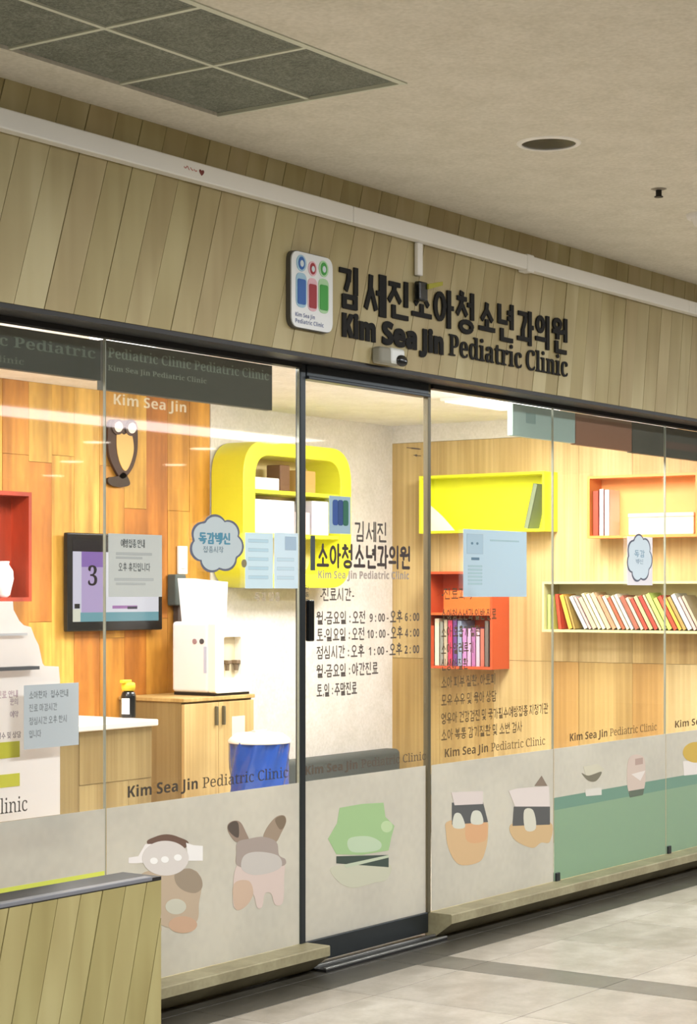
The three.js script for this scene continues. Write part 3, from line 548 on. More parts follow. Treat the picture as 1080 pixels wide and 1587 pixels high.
{
  const z = 0.0068, b = on(335, 888, z), s = thing('cloud_sticker', 'grey cloud sticker with blue lettering beside the television', 'sticker', [b.x, b.y, z]);
  const [p, wx, wy] = cloud(336, 843, 42, 46, z, s, 0xbcc8cb);
  obj('cloud_text', plane(p.x - wx * .7, p.x + wx * .6, p.y - wy * .45, p.y + wy * .45, z + 0.002), printed(canvas(256, 200, (c) => { write(c, '독감백신', 10, 20, 80, '#4d8ba3', { squeeze: .72, weight: .15 }); write(c, '접종시작', 40, 120, 46, '#7b8f99', { squeeze: .8 }); })), s);
  const e = on(378, 873, z); obj('tail_dot', extrude(new THREE.Shape().absarc(e.x, e.y, 0.016, 0, Math.PI * 2, false), z, z + 0.001), std(0x857a55), s);
}
{
  const z = 0.0062, s = sheet('paper_notice', 'white paper with a blue cloud drawing on the end panes', 972, 1011, 832, 907, z, null, 0xe4e2e6), q = on(991, 906, z + 0.001);
  const st = thing('cloud_sticker', 'pale blue cloud sticker on white paper near the orange shelf', 'sticker', [q.x, q.y + 0.04, z + 0.001]);
  const [p, wx, wy] = cloud(991, 865, 20, 38, z + 0.001, st, 0xd0dfe8);
  obj('cloud_text', plane(p.x - wx * .6, p.x + wx * .6, p.y - wy * .4, p.y + wy * .4, z + 0.003), printed(canvas(200, 200, (c) => { write(c, '독감', 30, 20, 70, '#7fa6bd'); write(c, '백신', 50, 110, 50, '#90abbd'); })), st);
}
{ // animal stickers on the frosted film
  const zf = 0.0066; let lay = 0;
  const patch = (name, pts, color, parent, smooth = true, z = zf) => { lay++; return obj(name, extrude(shapeOf(trace(pts, z), smooth), z + lay * 0.0001, z + 0.0006 + lay * 0.0001), std(color, { roughness: 0.7 }), parent); };
  const oval = (cx, cy, rx, ry, n = 18) => Array.from({ length: n }, (_, i) => [cx + rx * Math.cos(i / n * 6.2832), cy - ry * Math.sin(i / n * 6.2832)]);
  const at = (px, py) => { const v = on(px, py, zf); return [v.x, v.y, zf]; };
  const b = thing('bear_sticker', 'tan bear sticker with brown cap and white ears on the film', 'sticker', at(262, 1450)); lay = 0;
  patch('cap', [[228, 1307], [240, 1297], [258, 1293], [276, 1297], [292, 1308], [260, 1330]], 0x6b5142, b);
  patch('ear', [[199, 1329], [214, 1327], [225, 1308], [236, 1308], [232, 1336], [212, 1338], [199, 1338]], 0xe9e2dc, b, false);
  patch('ear', [[288, 1306], [300, 1310], [314, 1311], [314, 1334], [292, 1334]], 0xe9e5e0, b, false);
  patch('body', [[216, 1358], [240, 1348], [280, 1350], [304, 1350], [312, 1372], [308, 1400], [306, 1425], [290, 1440], [262, 1438], [240, 1430], [220, 1430], [214, 1390]], 0xb9a58c, b);
  patch('arm', [[272, 1352], [294, 1346], [310, 1358], [313, 1375], [302, 1384], [284, 1380], [272, 1368]], 0x998974, b);
  patch('foot', oval(232, 1440, 18, 13), 0xc4a68c, b);
  patch('foot', oval(283, 1433, 22, 13), 0xc4a184, b);
  patch('belly', oval(272, 1405, 16, 12), 0xc4c1ae, b);
  patch('head', oval(256, 1330, 36, 27), 0xd4ccc4, b);
  for (const [x, y] of [[238, 1334], [255, 1332], [275, 1329]]) patch('dot', oval(x, y, 6, 5, 12), 0xefece6, b);
  const r = thing('rabbit_sticker', 'taupe rabbit sticker with tall brown ears on the film', 'sticker', at(402, 1410)); lay = 0;
  patch('ear', [[366, 1305], [354, 1290], [353, 1278], [362, 1272], [372, 1274], [380, 1288], [386, 1306]], 0x94806f, r);
  patch('ear_tip', [[356, 1290], [353, 1280], [361, 1273], [369, 1276], [369, 1298]], 0x564a40, r);
  patch('ear', [[408, 1300], [414, 1282], [428, 1266], [440, 1264], [443, 1274], [436, 1290], [426, 1306]], 0x9b8873, r);
  patch('ear_tip', [[426, 1270], [438, 1264], [443, 1272], [438, 1284], [432, 1284]], 0x7c6b56, r);
  patch('body', [[368, 1340], [400, 1330], [438, 1332], [440, 1360], [438, 1398], [426, 1402], [420, 1385], [410, 1385], [406, 1405], [398, 1406], [390, 1385], [364, 1408], [361, 1375]], 0xd2bfb4, r);
  patch('leg', [[362, 1370], [385, 1365], [392, 1385], [380, 1405], [364, 1408]], 0xc9ae96, r);
  patch('head', [[368, 1305], [385, 1300], [408, 1297], [428, 1305], [432, 1325], [442, 1332], [438, 1342], [400, 1346], [368, 1342], [366, 1322]], 0xa3958b, r);
  patch('face', [[378, 1326], [400, 1320], [430, 1326], [436, 1342], [420, 1352], [392, 1356], [374, 1346]], 0xc2bbb2, r);
  const zd = -0.003;
  const c = thing('armchair_sticker', 'light green armchair shaped sticker on the film of the door', 'sticker', (() => { const v = on(560, 1378, zd); return [v.x, v.y, zd]; })()); lay = 0;
  patch('base', [[518, 1342], [600, 1338], [600, 1362], [580, 1368], [545, 1376], [520, 1362]], 0xc4c3ab, c, true, zd);
  patch('stripe', [[521, 1327], [602, 1325], [602, 1344], [521, 1338]], 0x3c4a40, c, false, zd);
  patch('seat', [[526, 1252], [560, 1246], [594, 1244], [597, 1266], [611, 1280], [606, 1298], [602, 1318], [560, 1325], [521, 1324], [508, 1300], [522, 1276]], 0x9dbd86, c, false, zd);
  patch('cushion', [[540, 1300], [570, 1296], [590, 1306], [584, 1318], [545, 1320]], 0xb9cbab, c, true, zd);
  patch('arm', oval(599, 1281, 9, 9), 0xb9cf9f, c, true, zd);
  patch('band', [[532, 1340], [602, 1325], [602, 1329], [536, 1345]], 0xbcc5aa, c, false, zd);
  const small = (name, label, px, py, parts) => { const t = thing(name, label, 'sticker', at(px, py)); lay = 0; for (const [n, pts, col, sm] of parts) patch(n, pts, col, t, sm ?? false); return t; };
  small('animal_sticker', 'whole orange animal sticker with dark band and white top on the film', 724, 1340, [['body', [[696, 1272], [750, 1270], [756, 1290], [752, 1318], [742, 1336], [712, 1340], [696, 1318], [691, 1290]], 0xcfae82, true], ['patch', [[724, 1274], [752, 1272], [752, 1302], [724, 1304]], 0xd3a478, true], ['band', [[700, 1244], [748, 1242], [756, 1274], [700, 1278]], 0x565756], ['tooth', [[704, 1262], [714, 1262], [720, 1282], [702, 1282]], 0xcfcfbf, true], ['tooth', [[732, 1258], [744, 1258], [748, 1276], [730, 1276]], 0xcfcfbf, true], ['top', [[699, 1228], [748, 1226], [748, 1246], [704, 1248]], 0xd5c9c2]]);
  small('animal_sticker', 'orange animal sticker with brown ear at the edge of the green film', 822, 1312, [['body', [[794, 1276], [852, 1274], [852, 1304], [838, 1306], [824, 1314], [796, 1300]], 0xcbad80, true], ['band', [[796, 1250], [852, 1248], [852, 1278], [794, 1280]], 0x565654], ['tooth', [[812, 1256], [826, 1256], [830, 1284], [814, 1286]], 0xcfccba, true], ['ear', [[828, 1218], [839, 1202], [848, 1218]], 0x857565], ['top', [[788, 1226], [800, 1222], [850, 1218], [852, 1250], [798, 1250]], 0xd8cdc6]]);
  small('bird_sticker', 'small pale bird sticker with brown wing on the green footed pane', 916, 1232, [['body', [[904, 1188], [926, 1184], [936, 1192], [922, 1204], [908, 1204]], 0xc9c4ae], ['wing', [[901, 1198], [912, 1202], [932, 1196], [924, 1210], [912, 1210]], 0x77725f, true], ['base', [[906, 1224], [932, 1220], [932, 1232], [908, 1234]], 0xd3cfc4]]);
  small('mouse_sticker', 'small pinkish mouse sticker with dark feet on the green footed pane', 986, 1236, [['body', [[974, 1176], [996, 1172], [1000, 1196], [996, 1226], [974, 1228]], 0xcbb9ab, true], ['ear', [[984, 1176], [996, 1174], [996, 1184], [984, 1186]], 0xb0988c], ['wing', [[978, 1200], [1000, 1194], [992, 1210]], 0xdcd3ca], ['feet', [[974, 1226], [998, 1222], [996, 1232], [976, 1236]], 0x5f6a5a]]);
  small('chick_sticker', 'golden chick sticker on white base on the end pane', 1075, 1212, [['base', [[1058, 1180], [1100, 1176], [1100, 1198], [1060, 1202]], 0xe0d9d2], ['body', oval(1078, 1166, 20, 16), 0xc9a94e, true]]);
}

// ================================================================== inside the clinic
{ // boards behind the glass top, printed to imitate reflected signs
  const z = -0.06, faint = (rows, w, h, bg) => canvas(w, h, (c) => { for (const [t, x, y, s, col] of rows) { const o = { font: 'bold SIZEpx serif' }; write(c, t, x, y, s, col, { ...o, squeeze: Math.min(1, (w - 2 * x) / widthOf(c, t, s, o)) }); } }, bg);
  const mirrorBoard = (name, label, x0, x1, y0, y1, map, side) => {
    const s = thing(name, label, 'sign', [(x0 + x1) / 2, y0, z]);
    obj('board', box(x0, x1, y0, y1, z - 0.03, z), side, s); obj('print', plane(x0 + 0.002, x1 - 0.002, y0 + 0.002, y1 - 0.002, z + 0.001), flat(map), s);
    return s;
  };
  mirrorBoard('reflection_board', 'dark green painted reflection board with two lines of faint lettering by the seam', 4.0, 5.165, 2.245, 2.385, faint([['Pediatric Clinic Pediatric', 20, 30, 84, '#5d6a5c'], ['Kim Sea Jin Pediatric Clinic', 30, 150, 50, '#5a6254']], 1024, 220, '#2e352d'), std(0x2e352d));
  mirrorBoard('reflection_board', 'long dark green painted reflection board ending before the white wall', 5.18, 6.16, 2.215, 2.39, faint([['Pediatric Clinic Pediatric Clinic', 20, 20, 84, '#6f7d6c'], ['Kim Sea Jin Pediatric Clinic', 20, 130, 44, '#76806f']], 1024, 280, '#363b30'), std(0x363b30));
  mirrorBoard('reflection_board', 'pale teal painted reflection board above the yellow shelf', 8.03, 8.64, 2.24, 2.39, canvas(256, 64, (c) => { c.fillStyle = '#7d9791'; c.fillRect(50, 14, 40, 22); }, '#9db4ac'), std(0x9db4ac));
  mirrorBoard('reflection_board', 'reddish brown painted reflection board between the teal and the dark one', 8.645, 9.255, 2.235, 2.39, canvas(256, 64, (c) => { c.fillStyle = '#9a7a5c'; c.fillRect(0, 0, 256, 6); }, '#8a5f45'), std(0x8a5f45));
  mirrorBoard('reflection_board', 'dark grey painted reflection board at the end pane', 9.26, 10.3, 2.23, 2.39, canvas(256, 64, (c) => { c.fillStyle = '#5d4a3e'; c.fillRect(90, 30, 166, 16); }, '#46473c'), std(0x46473c));
  tag(obj('glass_lettering', plane(on(172, 620, ZG).x, on(306, 620, ZG).x, 2.135, 2.215, ZG), printed(canvas(640, 160, (c) => write(c, 'Kim Sea Jin', 10, 20, 108, 'rgba(240,225,190,0.75)')))), 'pale clinic name painted as a reflection under the long dark board', 'lettering');  // mirrored lettering, its reflection painted onto the pane
}
{ // television
  const a = on(105, 826, -2.24), b = on(252, 976, -2.24), x0 = a.x, x1 = b.x, y0 = 1.3, y1 = 1.803, t = thing('television', 'black framed wall television showing a lilac page', 'television', [(x0 + x1) / 2, y0, -2.27]);
  obj('bracket', box(x0 + 0.2, x1 - 0.2, y0 + 0.15, y1 - 0.15, -2.296, -2.27), M.black, t);
  obj('frame', rbox(x0, x1, y0, y1, -2.272, -2.24, 0.008), M.blackGloss, t);
  const scr = canvas(512, 320, (c) => {
    c.fillStyle = '#e8e4f4'; c.fillRect(0, 0, 512, 320); c.fillStyle = '#23242c'; c.fillRect(0, 0, 512, 46); c.fillStyle = '#9a78c4'; c.fillRect(50, 46, 130, 60); c.fillStyle = '#c9b4e0'; c.fillRect(50, 106, 130, 180);
    c.fillStyle = '#26222c'; c.font = 'bold 110px serif'; c.fillText('3', 84, 178); c.fillStyle = '#f4f2fa'; c.fillRect(180, 46, 332, 240); c.fillStyle = '#b983bf'; c.fillRect(230, 258, 150, 12); c.fillStyle = '#3e3650'; c.fillRect(320, 262, 60, 10); c.fillStyle = '#7fb3bd'; c.fillRect(0, 284, 512, 36); c.fillStyle = '#f2f0dc'; c.fillRect(0, 270, 44, 50); c.fillStyle = '#333'; c.fillRect(10, 250, 30, 18);
  });
  const sm = std(0x050505, { emissive: 0xffffff, emissiveMap: scr, emissiveIntensity: 0.85, roughness: 0.2 });
  obj('screen', plane(x0 + 0.035, x1 - 0.035, y0 + 0.05, y1 - 0.035, -2.2385), sm, t);
  const l = new THREE.RectAreaLight(0xece6f8, 0.6, x1 - x0 - 0.07, 0.4); l.name = 'television_glow'; l.position.set((x0 + x1) / 2, 1.56, -2.23); l.lookAt((x0 + x1) / 2, 1.56, 0); scene.add(l);
}
{ // owl ornament on the orange wall
  const z = -2.288, o = on(186, 755, z), t = thing('owl_ornament', 'dark brown owl cut out hung on the orange planks', 'wall ornament', [o.x, o.y, z]);
  const pc = (n, pts, col, d = 0.016, z0 = z, sm = true) => obj(n, extrude(shapeOf(trace(pts, z), sm), z0, z0 + d), std(col), t);
  pc('body', [[166, 654], [186, 652], [207, 654], [210, 690], [206, 715], [198, 732], [186, 742], [175, 728], [165, 700]], 0x3d2315);
  pc('belly', [[178, 668], [188, 674], [198, 668], [203, 695], [198, 718], [190, 730], [182, 718], [177, 695]], 0xd9b06a, 0.004, z + 0.016);
  for (const [x, y] of [[178, 662], [199, 664]]) { pc('eye_ring', Array.from({ length: 14 }, (_, i) => [x + 9 * Math.cos(i / 14 * 6.283), y + 12 * Math.sin(i / 14 * 6.283)]), 0x4a332c, 0.006, z + 0.018); pc('eye', Array.from({ length: 14 }, (_, i) => [x + 6 * Math.cos(i / 14 * 6.283), y + 8 * Math.sin(i / 14 * 6.283)]), 0xf0e8e0, 0.004, z + 0.024); }
  pc('perch', [[165, 741], [180, 738], [188, 732], [196, 742], [197, 752], [180, 755], [166, 750]], 0x33200f);
}
{ // red niche box at the left
  const a = on(-70, 757, -2.2), b = on(40, 932, -2.2), x0 = a.x, x1 = b.x, y1 = a.y, y0 = b.y, t = thing('wall_niche', 'red wall niche box on the orange planks above the white board', 'wall shelf', [(x0 + x1) / 2, y0, -2.25]);
  const red = wood(0xb23c1c, boldWood);
  obj('back_panel', box(x0, x1, y0, y1, -2.294, -2.28), red, t); obj('top_panel', box(x0, x1, y1 - 0.02, y1, -2.28, -2.16), red, t); obj('bottom_panel', box(x0, x1, y0, y0 + 0.02, -2.28, -2.16), red, t); obj('side_panel', box(x1 - 0.02, x1, y0 + 0.02, y1 - 0.02, -2.28, -2.16), red, t); obj('side_panel', box(x0, x0 + 0.02, y0 + 0.02, y1 - 0.02, -2.28, -2.16), red, t);
  const p = on(6, 880, -2.22), v = thing('vase', 'small white round vase in the red wall niche', 'vase', [p.x, y0 + 0.02, -2.22]);
  obj('vase_body', lathe(p.x, y0 + 0.02, -2.22, [[0.018, 0], [0.03, 0.012], [0.048, 0.09], [0.044, 0.13], [0.024, 0.16], [0.028, 0.175], [0.022, 0.175]]), M.white, v);
}
{ // white stepped display board at the left pane
  const z = -0.05, out = [[-160, 932], [20, 932], [21, 945], [30, 962], [37, 969], [48, 972], [54, 988], [60, 1000], [66, 1028], [69, 1032], [91, 1033], [93, 1055], [93, 1262], [-160, 1295]];
  const s = thing('display_board', 'white stepped display board with lettering behind the left pane', 'display', [4.5, 0.7, z]);
  obj('board', extrude(shapeOf(trace(out, z)), z - 0.004, z), phys(0xf1edeb, { roughness: 0.95, transmission: 0.4, thickness: 0 }), s);
  const q = (px, py) => on(px, py, z);
  obj('shelf_edge', box(q(-60, 1034).x, q(48, 1034).x, q(30, 1035).y - 0.006, q(30, 1035).y + 0.005, z, z + 0.04), std(0x55565a), s);
  obj('ledge', box(q(-60, 982).x, q(36, 982).x, q(20, 983).y - 0.004, q(20, 983).y + 0.004, z, z + 0.02), std(0xd0ced0), s);
  for (const [a, b] of [[1150, 1175], [1200, 1220]]) obj('yellow_label', box(q(-80, 1150).x, q(30, 1150).x, q(10, b).y, q(10, a).y, z, z + 0.002), std(0xcfc93a), s);
  obj('board_print', plane(q(-40, 1100).x, q(34, 1100).x, q(0, 1200).y, q(0, 1065).y, z + 0.001), printed(canvas(256, 420, (c) => { write(c, '진료 안내', 120, 20, 34, '#c6a8b6', { squeeze: .8 }); write(c, '문의', 190, 60, 30, '#c2b4c4', { squeeze: .8 }); write(c, '예약', 190, 120, 30, '#c2b4c4', { squeeze: .8 }); write(c, '접수 및 상담', 120, 220, 30, '#8d8690', { squeeze: .8 }); })), s);
}
{ // reception desk with sanitizer bottle
  const z1 = -1.4, z0 = -1.95, x1 = on(246, 1120, z1).x, y1 = 0.905, t = thing('reception_desk', 'low wooden reception desk with white worktop', 'desk', [6.3, 0, -1.65]);
  obj('carcass', box(4.9, x1 - 0.03, 0, y1 - 0.03, z0, z1 - 0.035), deskMats[1], t);
  const m = on(128, 1150, z1).x;
  obj('front_panel', box(4.9, m - 0.002, 0.0, y1 - 0.03, z1 - 0.035, z1 - 0.02), deskMats[1], t);
  obj('front_panel', box(m, x1 - 0.03, y1 - 0.27, y1 - 0.03, z1 - 0.035, z1 - 0.018), deskMats[0], t);
  obj('front_panel', box(m, m + 0.33, 0.0, y1 - 0.272, z1 - 0.035, z1 - 0.02), deskMats[2], t);
  obj('front_panel', box(m + 0.332, x1 - 0.03, 0.0, y1 - 0.272, z1 - 0.035, z1 - 0.02), deskMats[0], t);
  obj('worktop', rbox(4.88, x1, y1 - 0.03, y1, z0, z1, 0.006), std(0xe6ddd2, { roughness: 0.3 }), t);
  const p = on(199, 1110, -1.6), b = thing('sanitizer_bottle', 'black labelled pump bottle with yellow cap on the reception desk', 'bottle', [p.x, y1, -1.6]);
  obj('bottle_body', lathe(p.x, y1, -1.6, [[0, 0], [0.034, 0], [0.036, 0.006], [0.036, 0.1], [0.03, 0.12], [0.016, 0.128], [0, 0.128]]), M.blackGloss, b);
  obj('label', worldUV(new THREE.CylinderGeometry(0.0368, 0.0368, 0.075, 16, 1, true, -1.9, 1.2).translate(p.x, y1 + 0.055, -1.6)), M.white, b);
  obj('cap', [lathe(p.x, y1, -1.6, [[0, 0.128], [0.03, 0.128], [0.034, 0.15], [0.03, 0.165], [0.012, 0.17], [0, 0.17]]), rbox(p.x - 0.05, p.x + 0.012, y1 + 0.165, y1 + 0.18, -1.612, -1.588, 0.004)], std(0xd9c02a), b);
}
{ // cabinet with the water purifier
  const z1 = -1.85, x0 = 7.77, x1 = 8.35, y1 = 0.955, t = thing('wood_cabinet', 'blond wooden cabinet with two bar handles under the water purifier', 'cabinet', [8.06, 0, -2.07]);
  obj('body', box(x0, x1, 0.0, y1 - 0.02, ZBACK + 0.01, z1 - 0.02), deskMats[1], t);
  obj('top', rbox(x0 - 0.01, x1 + 0.005, y1 - 0.02, y1, ZBACK + 0.01, z1 + 0.005, 0.004), blondMats[3], t);
  const m = on(339, 1100, z1).x;
  for (const [a, b, hx] of [[x0, m - 0.001, m - 0.03], [m + 0.001, x1, m + 0.03]]) {
    const d = obj('door', rbox(a, b, 0.05, y1 - 0.03, z1 - 0.02, z1, 0.003), blondMats[1], t);
    obj('handle', rbox(hx - 0.006, hx + 0.006, y1 - 0.15, y1 - 0.05, z1, z1 + 0.02, 0.004), M.bronze, d);
  }
  obj('plinth', box(x0, x1, 0, 0.048, z1 - 0.03, z1 - 0.012), deskMats[0], t);
  const n = on(370, 1130, z1); obj('note', box(n.x - 0.06, n.x + 0.05, n.y - 0.08, n.y + 0.07, z1, z1 + 0.002), std(0xd8cdb6), t).userData.label = 'small beige paper note';
  // purifier
  const px0 = 8.035, px1 = 8.345, pz0 = -2.16, pz1 = -1.86, py0 = y1, py1 = y1 + 0.39, w = thing('water_purifier', 'white countertop water purifier with two taps on the cabinet', 'water purifier', [8.19, py0, -2.0]);
  obj('housing', rbox(px0, px1, py0 + 0.015, py1, pz0, pz1 - 0.05, 0.02, 3), std(0xebe8e6, { roughness: 0.35 }), w);
  const fs = rrect(px0, px1, py0 + 0.015, py1, 0.02); fs.holes.push(new THREE.Path(rrect(px0 + 0.07, px1 - 0.09, py0 + 0.09, py1 - 0.08, 0.015).getPoints(8)));
  obj('front_frame', extrude(fs, pz1 - 0.046, pz1), std(0xf0e9da, { roughness: 0.35 }), w);
  obj('recess_back', box(px0 + 0.06, px1 - 0.08, py0 + 0.08, py1 - 0.07, pz1 - 0.0495, pz1 - 0.0465), std(0xd9c9a8), w);
  for (const f of [0.42, 0.66]) obj('tap', [cyl(px0 + 0.31 * f, py0 + 0.13, py0 + 0.17, pz1 - 0.025, 0.011, 0.013, 12), rbox(px0 + 0.31 * f - 0.016, px0 + 0.31 * f + 0.016, py0 + 0.165, py0 + 0.185, pz1 - 0.05, pz1 - 0.005, 0.004)], std(0x6d5a44), w);
  obj('foot', box(px0 + 0.01, px1 - 0.01, py0, py0 + 0.016, pz0 + 0.01, pz1 - 0.01), M.black, w);
  const onSide = (px, py) => onX(px, py, px0);
  for (const [px, col] of [[302, 0xa07f80], [313, 0x4d4a4c]]) { const q = onSide(px, 994); obj('button', worldUV(new THREE.CylinderGeometry(0.014, 0.014, 0.006, 18).rotateZ(Math.PI / 2).translate(px0 - 0.002, q.y, q.z)), std(col), w); }
  const d0 = onSide(316, 1002), d1 = onSide(339, 1044); obj('display', box(px0 - 0.003, px0 + 0.001, d1.y, d0.y, d0.z, Math.min(d1.z, pz1 - 0.06)), std(0xb9bcd0), w);
  const c = thing('cup_dispenser', 'white tapered paper box standing on the water purifier', 'dispenser', [8.13, py1, -2.02]);
  obj('box_body', hexa([[8.06, py1, -1.92], [8.2, py1, -1.92], [8.2, py1, -2.11], [8.06, py1, -2.11]], [[8.06, py1 + 0.21, -1.9], [8.19, py1 + 0.21, -1.9], [8.19, py1 + 0.23, -2.13], [8.05, py1 + 0.23, -2.13]]), std(0xf0eeec), c);
  obj('front_sheet', hexa([[8.062, py1 + 0.01, -1.915], [8.19, py1 + 0.01, -1.915], [8.19, py1 + 0.01, -1.92], [8.062, py1 + 0.01, -1.92]], [[8.062, py1 + 0.2, -1.896], [8.185, py1 + 0.2, -1.896], [8.185, py1 + 0.2, -1.9], [8.062, py1 + 0.2, -1.9]]), std(0xdedad6), c);
  const i0 = on(266, 890, -2.26), i1 = on(294, 968, -2.26), h = thing('wall_intercom', 'dark wall intercom beside the water purifier', 'intercom', [(i0.x + i1.x) / 2, i1.y, -2.27]);
  obj('panel', rbox(i0.x + 0.05, i1.x + 0.06, i1.y - 0.1, i0.y - 0.1, -2.294, -2.255, 0.006), std(0x463a34), h);
  obj('handset', rbox(i0.x, i0.x + 0.09, i0.y - 0.17, i0.y, -2.294, -2.23, 0.01), std(0x4d5754), h);
  const k0 = on(277, 846, -2.28), k1 = on(291, 890, -2.28), sw = thing('wall_switch', 'white wall switch plate above the intercom', 'switch', [(k0.x + k1.x) / 2, k1.y, -2.29]);
  obj('plate', rbox(k0.x, k1.x, k1.y, k0.y, -2.295, -2.28, 0.004), M.white, sw); obj('rocker', rbox(k0.x + 0.02, k1.x - 0.02, k1.y + 0.03, k0.y - 0.03, -2.281, -2.274, 0.003), M.white, sw);
}
{ // bin with a blue bag
  const z = -1.5, p = on(402, 1180, z), x = p.x, top = 0.79, t = thing('waste_bin', 'white lidded waste bin with blue plastic bag', 'bin', [x, 0, z]);
  obj('bin_body', lathe(x, 0, z, [[0, 0], [0.12, 0], [0.13, 0.02], [0.135, 0.45], [0, 0.45]]), M.white, t);
  const n = 40, pts = []; const bag = new THREE.CylinderGeometry(0.15, 0.14, 0.38, n, 8, true), bp = bag.attributes.position;
  for (let i = 0; i < bp.count; i++) { const a = Math.atan2(bp.getZ(i), bp.getX(i)), yy = bp.getY(i), k = 1 + 0.05 * Math.sin(a * 9 + yy * 24) + 0.035 * Math.sin(a * 17 - yy * 40); bp.setX(i, bp.getX(i) * k); bp.setZ(i, bp.getZ(i) * k); }
  bag.computeVertexNormals(); obj('bag', worldUV(bag.translate(x, 0.556, z)), phys(0x1648a0, { roughness: 0.22, side: THREE.DoubleSide, clearcoat: 0.5 }), t);
  obj('lid', lathe(x, 0, z, [[0.158, 0.735], [0.162, 0.745], [0.15, 0.76], [0.12, 0.782], [0.05, 0.79], [0, 0.79]]), std(0xe8ddd2, { roughness: 0.4 }), t);
  obj('lid_handle', rbox(x - 0.05, x + 0.05, 0.785, 0.8, z - 0.015, z + 0.015, 0.005), std(0xb9b0a8), t);
}
{ // rounded yellow wall cabinet
  const z0 = ZBACK + 0.008, z1 = -2.06, a = on(377, 693, z1), b = on(543, 908, z1), x0 = a.x, x1 = b.x, y1 = on(460, 690, z1).y, y0 = on(460, 910, z1).y, t = thing('wall_cabinet', 'bright yellow rounded wall cabinet with open shelves', 'wall cabinet', [(x0 + x1) / 2, y0, z0]);
  const s = rrect(x0, x1, y0, y1, 0.2), hole = rrect(x0 + 0.1, x1 - 0.1, y0 + 0.07, y1 - 0.07, 0.14); s.holes.push(new THREE.Path(hole.getPoints(12)));
  const yel = std(0xe2e238, { roughness: 0.4 });
  obj('shell', extrude(s, z0 + 0.012, z1, 0.004), yel, t);
  obj('back_panel', extrude(rrect(x0 + 0.02, x1 - 0.02, y0 + 0.02, y1 - 0.02, 0.18), z0, z0 + 0.012), std(0xd8c48c), t);
  for (const f of [0.36, 0.66]) obj('shelf', box(x0 + 0.1, x1 - 0.1, y0 + (y1 - y0) * f - 0.01, y0 + (y1 - y0) * f + 0.01, z0 + 0.012, z1 - 0.01), yel, t);
  const sh = (f) => y0 + (y1 - y0) * f + 0.0105, put = (name, label, cat, u0, u1, f, h, zz0, zz1, m, grp) => { const X0 = x0 + (x1 - x0) * u0, X1 = x0 + (x1 - x0) * u1, o = thing(name, label, cat, [(X0 + X1) / 2, sh(f), (zz0 + zz1) / 2], grp); obj('body', rbox(X0, X1, sh(f), sh(f) + h, zz0, zz1, 0.006), m, o); return o; };
  put('brown_jar', 'brown jar on the top shelf of the yellow cabinet', 'jar', 0.38, 0.47, 0.66, 0.15, -2.2, -2.1, std(0x6b4a30));
  put('storage_box', 'low white box on the top shelf of the yellow cabinet', 'box', 0.12, 0.36, 0.66, 0.07, -2.26, -2.09, M.white);
  put('storage_box', 'tan box on the top shelf of the yellow cabinet', 'box', 0.56, 0.74, 0.66, 0.13, -2.26, -2.12, std(0xc29a5a));
  put('storage_box', 'long white box on the middle shelf of the yellow cabinet', 'box', 0.11, 0.5, 0.36, 0.19, -2.25, -2.09, std(0xe9e9ec));
  put('storage_box', 'pinkish box on the middle shelf of the yellow cabinet', 'box', 0.52, 0.66, 0.36, 0.13, -2.25, -2.1, std(0xe3cdcf));
  put('storage_box', 'pale lilac box at the end of the yellow cabinet middle shelf', 'box', 0.68, 0.84, 0.36, 0.2, -2.25, -2.1, std(0xdad8e8));
}
